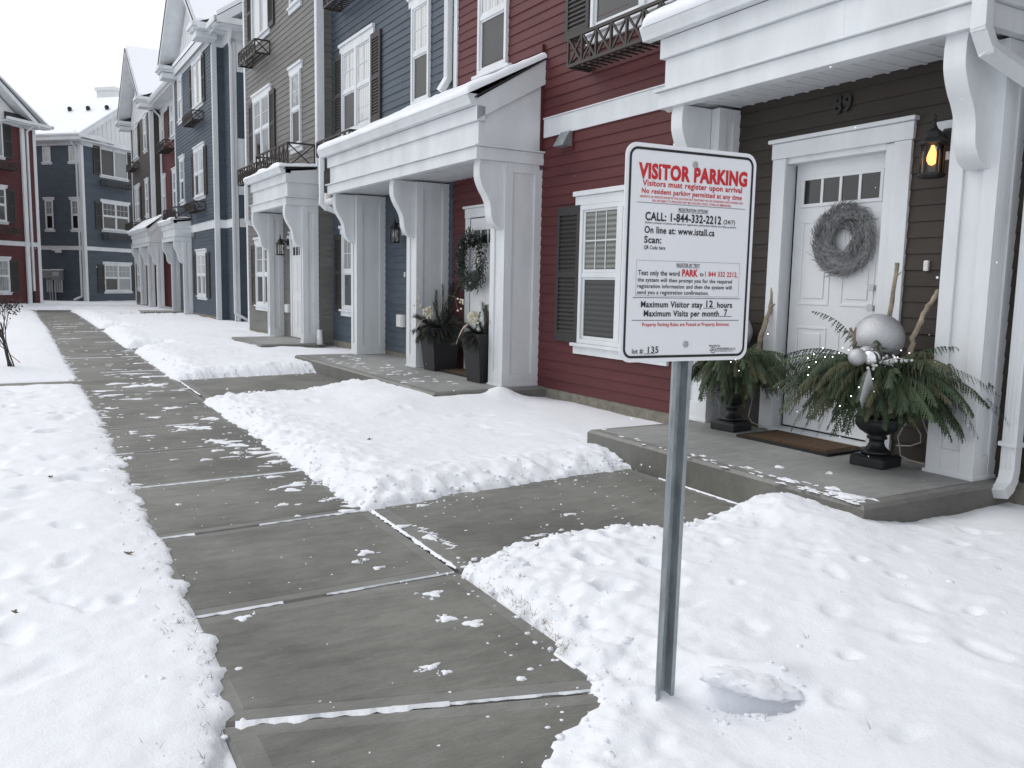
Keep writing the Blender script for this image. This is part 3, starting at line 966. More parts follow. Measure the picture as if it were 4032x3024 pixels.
def panel_door(parent, F, t0, t1, z0, z1, off=.0, lites=True, handle_side=0):
    d = MB()
    F.box(d, t0, t1, off - .03, off, z0, z1)
    W, H = t1 - t0, z1 - z0
    def raised(a, b, c, e):
        a, b, c, e = t0 + a * W, t0 + b * W, z0 + c * H, z0 + e * H
        F.box(d, a, b, off, off + .006, c, c + .018); F.box(d, a, b, off, off + .006, e - .018, e)
        F.box(d, a, a + .018, off, off + .006, c + .018, e - .018); F.box(d, b - .018, b, off, off + .006, c + .018, e - .018)
        F.box(d, a + .05, b - .05, off, off + .007, c + .05, e - .05)
    for a, b in ((.10, .44), (.56, .90)):
        raised(a, b, .465, .775); raised(a, b, .105, .385)
    o = d.build("door", M['door'], parent, bevel=.003)
    if lites:
        f = MB()
        a, b, c, e = t0 + .075 * W, t0 + .925 * W, z0 + .825 * H, z0 + .935 * H
        F.box(f, a, b, off + .001, off + .012, c, c + .024); F.box(f, a, b, off + .001, off + .012, e - .024, e)
        F.box(f, a, a + .024, off + .001, off + .012, c + .024, e - .024); F.box(f, b - .024, b, off + .001, off + .012, c + .024, e - .024)
        for i in range(1, 4):
            m_ = a + .024 + (b - a - .048) * i / 4
            F.box(f, m_ - .011, m_ + .011, off + .001, off + .010, c + .024, e - .024)
        f.build("window_frame", M['door'], o, bevel=.002)
        g_ = MB(); g_.quad([F.p(a + .024, off + .002, c + .024), F.p(b - .024, off + .002, c + .024), F.p(b - .024, off + .002, e - .024), F.p(a + .024, off + .002, e - .024)])
        g_.build("pane", M['pane_dark'], o)
    h = MB()
    th = t0 + .07 if handle_side == 0 else t1 - .07
    for zz, rr in ((z0 + .93, .028), (z0 + 1.07, .026)):
        h.tube([F.p(th, off, zz), F.p(th, off + .03, zz), F.p(th, off + .055, zz)], [rr * .8, rr * .6, rr], 12)
    h.build("handle", M['bolt'], o)
    return o

def door_trim(parent, F, t0, t1, z0, z1, w=.12, off=.032):
    mb = MB()
    F.box(mb, t0 - w, t0, .004, off, z0, z1); F.box(mb, t1, t1 + w, .004, off, z0, z1)
    F.box(mb, t0 - w - .01, t1 + w + .01, .004, off + .004, z1 + .002, z1 + .115)
    F.box(mb, t0 - w - .03, t1 + w + .03, .004, off + .03, z1 + .117, z1 + .145)
    return mb.build("door_trim", M['white'], parent, bevel=.003)

def dryer_vent(parent, F, t, z, s=1.0, m='galv'):
    mb = MB()
    F.box(mb, t - .10 * s, t + .10 * s, .012, .022, z - .10 * s, z + .10 * s, 1)
    p = F.p
    mb.prism([p(t - .085 * s, .022, z + .09 * s), p(t - .085 * s, .05, z + .09 * s), p(t - .085 * s, .14 * s, z - .06 * s), p(t - .085 * s, .022, z - .06 * s)], F.u * (.17 * s))
    return mb.build("vent_hood", [M[m], M['red']], parent)

FL = ((.70, 2.06), (3.70, 5.03), (6.22, 7.50))      # frame bottom and top of each floor's windows
def roof_slab(mb, lo0, lo1, hi1, hi0, th=.16, mi=0):
    """sloped roof board, lower edge lo0-lo1, upper edge hi0-hi1 (top surface)"""
    a = [Vector(p) for p in (lo0, lo1, hi1, hi0)]
    mb.hexa([v - Vector((0, 0, th)) for v in a] + a, mi)

def row_house(name, label, loc, rz, colour, s0, s1, depth=9.0, zbase=.22, ztop=7.75, core_cut=None):
    t = thing(name, label, 'townhouse', loc, rz)
    w = MB()
    if core_cut:
        (c0, c1, cz0, cz1, cd) = core_cut
        w.box(0, depth, s0, c0, -.3, ztop); w.box(0, depth, c1, s1, -.3, ztop)
        w.box(0, depth, c0, c1, cz1, ztop); w.box(cd, depth, c0, c1, -.3, cz1)
        siding(w, FRONT, s0, c0, zbase, ztop); siding(w, FRONT, c1, s1, zbase, ztop); siding(w, FRONT, c0, c1, zbase + .102 * math.ceil((cz1 - zbase) / .102), ztop)
        F2 = FRONT
        zz = zbase + .102 * math.ceil((cz1 - zbase) / .102)
        w.quad([F2.p(c0, .014, cz1), F2.p(c1, .014, cz1), F2.p(c1, .008, zz), F2.p(c0, .008, zz)])
    else:
        w.box(0, depth, s0, s1, -.3, ztop)
        siding(w, FRONT, s0, s1, zbase, ztop)
    w.build("wall", M[colour], t)
    f = MB(); f.box(-.008, .0, s0, s1, -.3, zbase - .004); f.build("foundation", M['found'], t)
    return t

def band(parent, s0, s1, z0=2.83, z1=3.02, F=FRONT, joints=()):
    mb = MB(); F.box(mb, s0, s1, .003, .024, z0, z1)
    F.box(mb, s0, s1, .003, .036, z1 + .001, z1 + .014)
    for j in joints: F.box(mb, j, j + .25, .004, .0265, z0 + .002, z1 - .002)
    return mb.build("belly_band", M['white'], parent, bevel=.002)

TH = R(1.5)
RX, RY = 4.83, 7.8
def row_pt(s, x=0.0):
    return (RX + x * math.cos(TH) - s * math.sin(TH), RY + s * math.cos(TH) + x * math.sin(TH), 0)

# ---------------------------------------------------------------- number 89, the dark brown house
h89 = row_house("townhouse", "dark brown townhouse with the white front door and house number 89", (4.95, 2.80, 0), 0, 'brown', -6.0, 2.62, zbase=.20,
                core_cut=(.82, 1.86, -.3, 2.30, .16))
door_trim(h89, FRONT, .82, 1.73, .20, 2.25, w=.125)
panel_door(h89, Face((.13, 0), (0, 1), (-1, 0)), .92, 1.74, .235, 2.245, off=.02, handle_side=0)
jb = MB()
jb.box(-.004, .129, .80, .90, .20, 2.25); jb.box(-.004, .129, 1.765, 1.86, .20, 2.25); jb.box(-.004, .129, .90, 1.765, 2.21, 2.298)
jb.box(-.03, .129, .90, 1.765, .193, .222)
jb.build("door_jamb", M['white'], h89, bevel=.003)
vs, fs = text_mesh("89", .155, .115, .03)
nm = MB()
for f in fs:
    nm.quad([(-.030, 1.335 - vs[i][0], 2.508 + vs[i][1]) for i in f]); nm.quad([(-.016, 1.335 - vs[i][0], 2.508 + vs[i][1]) for i in f])
nm.build("house_number", M['lamp'], h89)
lantern(h89, FRONT, .455, 2.215, lit=True, white_plate=True, s=1.0)
bl = MB(); bl.box(-.036, -.012, .515, .548, 1.415, 1.482); bl.build("doorbell", M['plastic'], h89, bevel=.006)
downspout(h89, [(-.58, -.04, 3.30), (-.58, -.05, 2.66), (-.52, -.06, 2.56), (-.12, -.12, 2.42), (-.075, -.125, 2.36), (-.075, -.125, .27), (-.088, -.127, .215), (-.12, -.130, .175), (-.165, -.134, .150)], .085, .065, up=(1, 0, 0))
sb = MB(); sb.box(-.125, -.02, -.178, -.072, .41, .435); sb.build("downspout_strap", M['white'], h89)
rfm = MB(); roof_slab(rfm, (-.5, -6.4, 7.8), (-.5, 2.62, 7.8), (4.5, 2.62, 11.0), (4.5, -6.4, 11.0)); rfm.build("roof", M['roofsnow'], h89)

p89 = porch("porch", "white porch over the brown house's door, the nearest one", (4.95, 2.80, 0), 0, -.06, 2.58, .57, 2.68, .42,
            [(0, .30, .055), (2.24, 2.54, .09)], -.23, .20, gs=(.02, .13), seed=3, snow=.062)
# pvc pipe ends beside the porch beam
pv = MB()
pv.tube([(-.36, 2.70, 2.735), (-.36, 2.58, 2.735)], .034, 16, cap=False); pv.tube([(-.36, 2.71, 2.735), (-.36, 2.56, 2.735)], .030, 16, cap=False)
pv.build("vent_pipe", M['plastic'], p89, smooth=True)
pv = MB()
el = [(-.20, 2.50 + .0, 2.60)] + [(-.26 - .0 * k, 2.57 + .10 * math.sin(a), 2.50 + .10 * math.cos(a)) for k, a in enumerate(np.linspace(0, 1.57, 7))] + [(-.26, 2.67, 2.44)]
pv.tube(el, .042, 14); pv.tube([(-.26, 2.67, 2.46), (-.26, 2.67, 2.42)], .048, 14)
pv.build("vent_pipe", M['plastic'], p89, smooth=True)

def slab(name, parent, x0, x1, y0, y1, z1, z0=-.12, rz=0):
    mb = MB()
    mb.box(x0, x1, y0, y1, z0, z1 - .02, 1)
    b = .02
    mb.hexa([(x0, y0, z1 - .02), (x1, y0, z1 - .02), (x1, y1, z1 - .02), (x0, y1, z1 - .02), (x0 + b, y0 + b, z1 - .001), (x1, y0 + b, z1 - .001), (x1, y1 - b, z1 - .001), (x0 + b, y1 - b, z1 - .001)], 2)
    mb.box(x0 + .085, x1, y0 + .085, y1 - .085, z1 - .01, z1 + .0015, 0)
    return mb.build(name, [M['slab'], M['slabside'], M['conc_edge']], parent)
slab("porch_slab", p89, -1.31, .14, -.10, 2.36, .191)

# ---------------------------------------------------------------- red house
red = row_house("townhouse", "dark red townhouse between brown and blue houses, with a steel vent hood", row_pt(0), TH, 'red', -2.62, 2.09, zbase=.17)
band(red, -2.62, -.01, 2.83, 3.02, joints=(-.6,))
window(red, FRONT, -2.03, -.75, .70, 2.07, panes=('pane_blind', 'pane_blind_dark'))
shutter(red, FRONT, -.74, -.34, .70, 2.08)
shutter(red, FRONT, -2.44, -2.04, .70, 2.08)
window(red, FRONT, .78, 1.45, 3.75, 5.03, twin=False, panes=('pane_sky', 'pane_screen'))
window(red, FRONT, -2.36, -.82, 3.72, 5.03, panes=('pane_sheer', 'pane_dark'))
shutter(red, FRONT, -.79, -.39, 3.72, 5.03)
rail_box(red, FRONT, -2.36, -.82, 3.36, 3.62, .29, cell=.22, w=.028)
window(red, FRONT, .78, 1.45, FL[2][0], FL[2][1], twin=False); window(red, FRONT, -2.36, -.82, FL[2][0], FL[2][1])
dryer_vent(red, FRONT, -.45, 2.745)
ct = MB(); corner_trim(ct, FRONT, 2.10, 3.45, 7.6, .09); ct.build("corner_trim", M['white'], red)
dt = MB(); dt.box(-.045, 0, 0.02, .045, 2.5, 3.8); dt.build("flashing", M['red'], red)
door_trim(red, FRONT, .68, 1.60, .18, 2.08, w=.12)
panel_door(red, FRONT, .70, 1.58, .19, 2.07, off=.026)
rfm = MB(); roof_slab(rfm, (-.5, -2.62, 7.8), (-.5, 2.1, 7.8), (4.5, 2.1, 11.0), (4.5, -2.62, 11.0)); rfm.build("roof", M['roofsnow'], red)

# ---------------------------------------------------------------- blue house beside it
blue = row_house("townhouse", "slate blue townhouse between the red house and the taupe gray house", row_pt(0), TH, 'blue', 2.10, 6.72, zbase=.235)
window(blue, FRONT, 4.86, 6.14, 3.70, 5.02, panes=('pane_sky', 'pane_sky', 'pane_sky', 'pane_screen'), cols=2)
shutter(blue, FRONT, 4.48, 4.85, 3.70, 5.02); shutter(blue, FRONT, 6.15, 6.50, 3.70, 5.02)
window(blue, FRONT, 2.80, 3.36, 3.72, 5.03, twin=False, panes=('pane_sky', 'pane_screen'), cols=2)
window(blue, FRONT, 4.90, 6.17, .79, 2.06, panes=('pane_sheer', 'pane_dark'))
shutter(blue, FRONT, 6.18, 6.53, .76, 2.06)
rail_box(blue, FRONT, 4.75, 6.30, 3.33, 3.55, .42, cell=.22)
window(blue, FRONT, 4.86, 6.14, *FL[2]); shutter(blue, FRONT, 4.48, 4.85, *FL[2]); shutter(blue, FRONT, 6.15, 6.50, *FL[2]); window(blue, FRONT, 2.80, 3.36, *FL[2], twin=False)
rail_box(blue, FRONT, 4.80, 6.20, 5.70, 5.95, .32, cell=.22)
downspout(blue, [(-.055, 2.20, 7.6), (-.055, 2.20, 3.86), (-.13, 2.24, 3.72)], .10, .075)
door_trim(blue, FRONT, 2.56, 3.40, .19, 2.08, w=.11); panel_door(blue, FRONT, 2.58, 3.38, .19, 2.07, off=.026, handle_side=1)
lantern(blue, FRONT, 3.62, 2.07, s=1.0)
ob = MB(); ob.box(-.075, -.012, 3.56, 3.78, .62, .80); ob.box(-.09, -.075, 3.58, 3.60, .64, .78); ob.build("outlet_cover", M['plastic'], blue, bevel=.01)
bl = MB(); bl.box(-.035, -.012, 3.56, 3.59, 1.35, 1.42); bl.build("doorbell", M['plastic'], blue)
rfm = MB(); roof_slab(rfm, (-.5, 2.1, 7.8), (-.5, 6.8, 7.8), (4.5, 6.8, 11.0), (4.5, 2.1, 11.0)); rfm.build("roof", M['roofsnow'], blue)

pdb = porch("porch", "long white porch with three columns across the near red and blue houses", row_pt(0), TH, .0, 4.60, .83, 2.548, .50,
            [(.02, .32, .02), (2.22, 2.52, .05), (4.34, 4.58, .08)], -.47, .18, gs=(0, .12), seed=5, snow=.058)
slab("porch_slab", pdb, -1.36, .02, -.15, 4.55, .172)
downspout(pdb, [(-.90, 4.66, 3.06), (-.90, 4.66, 2.42), (-.84, 4.64, 2.36), (-.34, 4.62, 2.18)], .075, .06)
pv = MB(); pv.tube([(-.70, 4.95, 2.60), (-.70, 4.95, 2.34)], .055, 14); pv.tube([(-.70, 4.95, 2.47), (-.70, 4.62, 2.47)], .05, 14); pv.build("vent_pipe", M['plastic'], pdb, smooth=False)

# ---------------------------------------------------------------- taupe gray house
GX, GY = 4.40, 14.5
gray = row_house("townhouse", "taupe gray townhouse standing forward of its blue neighbour, with white corner boards", (GX, GY, 0), TH, 'gray', 0.0, 4.95, zbase=.17)
sidew = MB(); siding(sidew, Face((0, 0), (1, 0), (0, -1)), 0, .34, .17, 7.75); sidew.build("side_wall", M['gray'], gray)
boards(gray, "corner_trim", [(-.028, .0, -.028, .10, 3.16, 7.75), (-.028, .10, -.030, -.0, 3.16, 7.75), (-.028, .0, 4.86, 4.975, .10, 7.75), (-.026, .1, 4.952, 4.978, .10, 7.75)])
window(gray, FRONT, 2.93, 4.17, 3.72, 5.0, panes=('pane_sheer', 'pane_sheer', 'pane_sheer', 'pane_dark'), cols=2)
shutter(gray, FRONT, 2.56, 2.92, 3.70, 5.0); shutter(gray, FRONT, 4.18, 4.54, 3.70, 5.0)
window(gray, FRONT, .90, 1.48, 3.72, 5.03, twin=False, panes=('pane_sheer', 'pane_screen'), cols=2)
window(gray, FRONT, 2.93, 4.17, 6.22, 7.5, panes=('pane_sky', 'pane_screen'), rail=False, grid=False)
shutter(gray, FRONT, 2.54, 2.92, 6.20, 7.5); shutter(gray, FRONT, 4.18, 4.54, 6.20, 7.5)
window(gray, FRONT, .90, 1.48, 6.22, 7.5, twin=False, panes=('pane_sheer', 'pane_dark'))
window(gray, FRONT, 2.93, 4.17, .72, 2.02, panes=('pane_blind', 'pane_screen', 'pane_sheer', 'pane_screen'), cols=2)
shutter(gray, FRONT, 4.18, 4.54, .70, 2.0)
rail_box(gray, FRONT, 2.86, 4.18, 5.70, 5.95, .32, cell=.22)
rail_box(gray, FRONT, .13, 2.20, 3.20, 3.60, .50, cell=.27, bottom=False, name="balcony_rail")
rail_box(gray, FRONT, 2.25, 3.75, 3.20, 3.50, .48, cell=.20)
door_trim(gray, FRONT, .68, 1.56, .19, 2.04, w=.10); panel_door(gray, FRONT, .70, 1.54, .19, 2.03, off=.026, handle_side=0)
lantern(gray, FRONT, 1.80, 1.99, s=1.05)
ob = MB(); ob.box(-.075, -.012, 1.72, 1.93, .64, .80); ob.build("outlet_cover", M['plastic'], gray, bevel=.01)
rfm = MB()
roof_slab(rfm, (-.5, -.4, 7.78), (-.5, 5.45, 7.78), (4.5, 5.45, 11.0), (4.5, -.4, 11.0)); rfm.build("roof", M['roofsnow'], gray)
ev = MB(); ev.box(-.5, 0, -.4, 5.45, 7.56, 7.62); ev.box(-.56, -.5, -.4, 5.5, 7.62, 7.74); ev.box(0, 4, 4.96, 5.45, 7.56, 7.62); ev.box(-.5, 4, 5.45, 5.53, 7.60, 7.74)
ev.build("eave", M['white'], gray)

pg = porch("porch", "small white porch on the taupe gray house, brown rail above", (GX, GY, 0), TH, .0, 2.36, .58, 2.545, .06,
           [(.02, .19, .03), (2.17, 2.34, .02)], -.29, .18, gs=(0, .10), seed=8, snow=.07)
slab("porch_slab", pg, -1.08, .05, -.15, 2.0, .172)
downspout(pg, [(-.65, 2.40, 3.06), (-.65, 2.40, 2.40), (-.58, 2.39, 2.34), (-.2, 2.38, 2.22)], .07, .06)
drip = MB(); drip.tube([(-.06, -.16, .42), (-.06, -.16, .16)], [.045, .055], 10); drip.build("drain_pipe", M['plastic'], pg, smooth=True)

# ---------------------------------------------------------------- second block further along
def gable(parent, s0, s1, xf, xw, xb, z0, zp, sp=None, batten=True):
    """cross gable facing the street: rakes at xf, gable wall at xw, ridge runs back to xb"""
    sp = sp or (s0 + s1) / 2
    rf = MB()
    th = .20
    for a in (s0, s1):
        roof_slab(rf, (xf, a, z0), (xb, a, z0), (xb, sp, zp), (xf, sp, zp), th)
    r = rf.build("roof", M['white'], parent)
    sn = MB()
    for a in (s0, s1):
        k = 1 if a == s1 else -1
        roof_slab(sn, (xf + .06, a + .03 * k, z0 + .10), (xb, a + .03 * k, z0 + .10), (xb, sp, zp + .12), (xf + .06, sp, zp + .12), .10)
    sn.build("snow_cap", M['roofsnow'], r)
    eg = MB()
    for a in (s0, s1):
        eg.bar((xf - .012, a, z0 - .012), (xf - .012, sp, zp - .012), .02, .03)
    eg.build("shingle_edge", M['shingle'], r)
    gw = MB()
    gw.prism([(xw - .012, s0 + .25, 7.62), (xw - .012, s1 - .25, 7.62), (xw - .012, sp, zp - .30)], (.03, 0, 0))
    if batten:
        n = int((s1 - s0) / .3)
        for i in range(1, n):
            y = s0 + .3 + (s1 - s0 - .6) * i / n
            zt = z0 + (zp - z0) * (1 - abs(y - sp) / ((s1 - s0) / 2)) - .42
            if zt > 7.7: gw.box(xw - .03, xw - .012, y - .015, y + .015, 7.63, zt)
    gw.build("gable_wall", M['batten'], parent)
    for a, k in ((s0, 1), (s1, -1)):      # boxed cornice returns with a short gutter
        ret = MB()
        y0, y1 = sorted((a - .06 * k, a + .62 * k))
        ret.box(xf + .04, xw + .05, y0 + .05, y1 - .05, 7.56, 7.72)
        ret.box(xf - .02, xw + .05, y0, y1, 7.74, 7.80); ret.box(xf - .08, xw + .05, y0 - .06, y1 + .02, 7.80, 7.92)
        ret.prism([(xf + .06, y0 + .02, 7.92), (xw + .3, y0 + .02, 7.92), (xw + .3, y0 + .02, 8.22)], (0, y1 - y0 - .04, 0), 1)
        ret.build("cornice", [M['white'], M['shingle']], parent, bevel=.006)

AX, AY = 4.49, 24.32
bl2 = row_house("townhouse", "slate blue townhouse with a white gable at the near end of the far row", (AX, AY, 0), TH, 'blue', 0.0, 5.85, zbase=.2, ztop=7.6)
sv = MB()
siding(sv, Face((0, 0), (1, 0), (0, -1)), 0, .28, .2, 7.6)
sv.box(.285, 8, -.95, 0, -.3, 7.6)
siding(sv, Face((.284, 0), (0, -1), (-1, 0)), 0, .95, .2, 7.6); siding(sv, Face((.284, -.95), (1, 0), (0, -1)), 0, 7.5, .2, 7.6)
sv.build("side_wall", M['blue'], bl2)
END = Face((.284, -.95), (1, 0), (0, -1))
boards(bl2, "corner_trim", [(-.028, 0, -.028, .10, .12, 7.5), (-.028, .10, -.030, 0, .12, 7.5), (.256, .284, -.98, -.85, .12, 7.5), (.256, .384, -.98, -.95, .12, 7.5), (-.028, 0, 5.76, 5.86, .12, 7.6), (-.026, .4, 5.85, 5.875, 2.9, 7.6)])
band(bl2, .10, 3.5, 2.65, 2.86)
band(bl2, .10, .28, 2.65, 2.86, Face((0, 0), (1, 0), (0, -1))); band(bl2, .0, .85, 2.65, 2.86, Face((.284, 0), (0, -1), (-1, 0))); band(bl2, .12, 4, 2.65, 2.86, END)
fz = MB(); fz.box(-.03, 0, 0, 5.86, 7.56, 7.72); fz.box(-.03, .28, -.032, -.002, 7.45, 7.72); fz.box(.25, .282, -.95, -.03, 7.45, 7.72); END.box(fz, 0, 6, .004, .03, 7.40, 7.66); fz.build("frieze", M['white'], bl2)
def std_unit(h, tw, na, panes, low=True, boxes=True, sh=True):
    window(h, FRONT, tw[0], tw[1], 3.66, 4.99, panes=panes, cols=2); window(h, FRONT, tw[0], tw[1], 6.24, 7.49, panes=('pane_sky', 'pane_screen'), rail=False, grid=False)
    for z0, z1 in ((3.64, 4.99), (6.22, 7.49)):
        shutter(h, FRONT, tw[0] - .38, tw[0] - .01, z0, z1); shutter(h, FRONT, tw[1] + .01, tw[1] + .38, z0, z1)
    window(h, FRONT, na[0], na[1], 3.70, 5.0, twin=False, panes=('pane_sheer', 'pane_dark'), cols=2); window(h, FRONT, na[0], na[1], 6.24, 7.49, twin=False, panes=('pane_sky', 'pane_dark'))
    if boxes:
        rail_box(h, FRONT, tw[0] - .05, tw[1] + .05, 5.72, 5.97, .32, cell=.22)
std_unit(bl2, (1.32, 2.66), (4.35, 5.03), ('pane_sky', 'pane_sky', 'pane_sky', 'pane_screen'))
rail_box(bl2, FRONT, 1.25, 2.70, 3.20, 3.45, .32, cell=.2)
window(bl2, FRONT, 1.36, 2.62, .74, 1.98, panes=('pane_sky', 'pane_sheer', 'pane_sky', 'pane_dark'), cols=2)
shutter(bl2, FRONT, .85, 1.30, .70, 2.0); shutter(bl2, FRONT, 2.68, 3.12, .70, 2.0)
rail_box(bl2, FRONT, 3.4, 5.6, 3.08, 3.42, .48, cell=.27, bottom=False, name="balcony_rail")
dryer_vent(bl2, FRONT, 3.0, 2.56, m='galv')
gable(bl2, -.35, 5.62, -.52, 0.0, 5.0, 7.92, 10.30, 2.62)
rf = MB(); roof_slab(rf, (-.15, -1.45, 7.86), (-.15, 6.0, 7.86), (4.6, 6.0, 11.2), (4.6, -1.45, 11.2), .22); r_ = rf.build("roof", M['white'], bl2)
sn = MB(); roof_slab(sn, (-.18, -1.42, 7.98), (-.18, 6.0, 7.98), (4.6, 6.0, 11.33), (4.6, -1.42, 11.33), .11); sn.build("snow_cap", M['roofsnow'], r_)
ev = MB()
ev.box(-.45, 1.2, -.62, -.03, 7.72, 7.80); ev.box(-.2, 5.0, -1.45, -.95, 7.66, 7.72); ev.box(-.25, 5.0, -1.53, -1.45, 7.70, 7.84); ev.box(-.28, -.2, -1.53, -.62, 7.70, 7.84)
ev.build("eave", M['white'], bl2)
ge = MB(); ge.prism([(.3, -.955, 7.66), (5.0, -.955, 7.66), (5.0, -.955, 11.0), (4.6, -.955, 10.9)], (0, .02, 0)); ge.build("gable_wall", M['batten'], bl2)
for z0, z1 in ((3.52, 4.88), (6.68, 7.40)):
    wp = MB(); END.box(wp, .11, 1.3, .004, .030, z0 - .02, z1 + .08); wp.build("window_surround", M['white'], bl2)
    window(bl2, END, .20, .85, z0 + .08, z1, twin=False, panes=('pane_sheer', 'pane_dark'), rail=z1 < 5, head=False, sill=False, grid=False)
downspout(bl2, [(.20, -1.30, 7.72), (.20, -1.05, 7.35), (.235, -1.02, 7.25), (.235, -1.02, .35), (.6, -1.06, .12)], .075, .06)

red2 = row_house("townhouse", "red townhouse set back between the far blue gabled house and umber house", (AX, AY, 0), TH, 'red', 5.86, 5.87)
red2.location = (AX, AY, 0)
rw = MB(); rw.box(.40, 9, 5.86, 11.1, -.3, 7.6); RF = Face((.40, 0), (0, 1), (-1, 0)); siding(rw, RF, 5.86, 11.1, .2, 7.6)
for ch in list(red2.children):
    bpy.data.objects.remove(ch)
rw.build("wall", M['red'], red2)
window(red2, RF, 10.45, 11.0, 3.70, 5.05, twin=False, panes=('pane_sky', 'pane_dark'), cols=2); window(red2, RF, 7.55, 8.80, 3.70, 5.05, panes=('pane_sheer', 'pane_dark'), cols=2)
shutter(red2, RF, 8.84, 9.20, 3.68, 5.03)
window(red2, RF, 10.45, 11.0, 6.3, 7.45, twin=False, panes=('pane_sky', 'pane_dark')); window(red2, RF, 7.55, 9.0, 6.3, 7.45, panes=('pane_sky', 'pane_dark'))
shutter(red2, RF, 9.04, 9.40, 6.28, 7.45); rail_box(red2, RF, 8.0, 9.6, 5.80, 6.08, .42)
fz = MB(); RF.box(fz, 5.87, 11.1, .004, .03, 7.40, 7.62); fz.box(-.05, .40, 5.87, 11.1, 7.62, 7.68); fz.prism([(x, 5.87, z) for x, z in gutter_profile(-.06, 7.70)], (0, 4.75, 0)); fz.build("eave", M['white'], red2)
rf = MB(); roof_slab(rf, (-.06, 5.6, 7.84), (-.06, 11.4, 7.84), (4.6, 11.4, 11.2), (4.6, 5.6, 11.2), .15); r_ = rf.build("roof", M['white'], red2)
sn = MB(); roof_slab(sn, (-.08, 5.6, 7.97), (-.08, 11.4, 7.97), (4.6, 11.4, 11.33), (4.6, 5.6, 11.33), .11); sn.build("snow_cap", M['roofsnow'], r_)
downspout(red2, [(.0, 10.95, 7.75), (.08, 10.95, 7.60), (.30, 10.98, 7.4), (.34, 11.0, 7.3), (.34, 11.0, 3.6)], .08, .06)

um = row_house("townhouse", "umber brown gabled townhouse at the far end of the row", (AX, AY, 0), TH, 'umber', 11.1, 16.5, zbase=.15, ztop=7.6)
sv = MB(); siding(sv, Face((0, 11.1), (1, 0), (0, -1)), 0, .42, .2, 7.6); sv.build("side_wall", M['umber'], um)
boards(um, "corner_trim", [(-.03, 0, 11.07, 11.22, 2.9, 7.55), (-.03, .12, 11.065, 11.1, 2.9, 7.55), (-.03, 0, 16.38, 16.53, .1, 7.55)])
fz = MB(); fz.box(-.03, 0, 11.1, 16.5, 7.56, 7.72); fz.build("frieze", M['white'], um)
std_unit(um, (14.3, 15.7), (11.95, 12.65), ('pane_sheer', 'pane_dark'))
rail_box(um, FRONT, 14.2, 15.8, 3.25, 3.5, .44, cell=.2)
window(um, FRONT, 14.3, 15.7, .74, 1.98, panes=('pane_sheer', 'pane_dark'), cols=2)
gable(um, 10.45, 16.95, -.50, 0.0, 5.0, 7.92, 10.30, 13.5)

porch("porch", "small white porch with two columns on the far blue gabled house", (AX, AY, 0), TH, 3.48, 5.82, .52, 2.40, .06,
      [(3.50, 3.67, .03), (5.62, 5.80, .02)], -.26, .16, gs=(0, .08), seed=11, snow=.06)
porch("porch", "far white porch with three columns below the umber gabled house", (AX, AY, 0), TH, 8.9, 13.6, .50, 2.40, .48,
      [(8.92, 9.2, .02), (11.1, 11.4, .05), (13.3, 13.55, .08)], -.22, .14, gs=(0, .1), seed=13, snow=.05, xwall=.0)
bz = MB(); bz.box(-1.25, .4, 5.0, 6.4, -.1, .15); 
fs_ = [o for o in C.objects if o.get("label", "").startswith("small white porch with two columns on the far")][0]
bz.build("porch_slab", M['slab'], fs_)

# ---------------------------------------------------------------- corner houses turned 45 degrees
FBX, FBY = 2.33, 46.13
fb = thing("townhouse", "slate blue corner house with snowy roof, gray meter cabinet on its wall", 'townhouse', (FBX, FBY, 0), R(135))
LF = Face((0, 0), (1, 0), (0, 1)); RFb = Face((0, 0), (0, -1), (-1, 0))
w = MB(); w.box(0, 11, -9, 0, -.4, 7.62)
siding(w, RFb, 0, 8, 0.02, 7.62); siding(w, LF, 0, 8, .02, 7.62); w.build("wall", M['blue'], fb)
boards(fb, "corner_trim", [(-.03, 0, -.14, .03, 0, 7.6), (-.03, .14, 0, .032, 0, 7.6)])
band(fb, .14, 8, 2.50, 2.68, LF); band(fb, .14, 8, 2.50, 2.68, RFb)
window(fb, RFb, 1.25, 3.13, .50, 1.84, panes=('pane_sheer', 'pane_screen', 'pane_sheer', 'pane_sheer'))
window(fb, RFb, 1.25, 3.13, 3.58, 4.93, panes=('pane_dark', 'pane_dark'), cols=3)
window(fb, RFb, 1.25, 3.13, 6.24, 7.62, panes=('pane_screen', 'pane_screen', 'pane_sheer', 'pane_sheer'), rail=False, grid=False)
for z0, z1 in ((.46, 1.83), (3.56, 4.92), (6.22, 7.62)):
    shutter(fb, RFb, .78, 1.22, z0, z1); shutter(fb, RFb, 3.16, 3.56, z0, z1)
rail_box(fb, RFb, 1.22, 3.2, 5.72, 5.98, .40, cell=.22); rail_box(fb, RFb, 1.22, 3.2, 3.10, 3.36, .40, cell=.22)
for a, b in ((.14, .66), (1.74, 2.20)):
    window(fb, LF, a, b, 3.48, 4.90, twin=False, panes=('pane_sheer', 'pane_dark'), cols=2); window(fb, LF, a, b, 6.72, 7.46, twin=False, rail=False, grid=False, head=False, panes=('pane_sky',))
vb = MB(); LF.box(vb, 1.35, 1.62, .01, .16, 2.36, 2.56); LF.box(vb, 1.62, 1.9, .01, .06, 2.46, 2.54); vb.build("vent_hood", M['plastic'], fb)
ev = MB()
ev.box(-.45, 0, -1.75, .45, 7.66, 7.72); ev.box(0, 8, 0, .45, 7.66, 7.72)
ev.box(-.03, 0, -8, .0, 7.50, 7.66); ev.box(0, 8, 0, .03, 7.50, 7.66)
ev.prism([(-.45, .45 + .0, 7.74), (-.45, .56, 7.90), (-.45, .56, 7.93), (-.45, .45, 7.93)], (9, 0, 0)); ev.box(-.56, -.45, -1.75, .56, 7.78, 7.93)
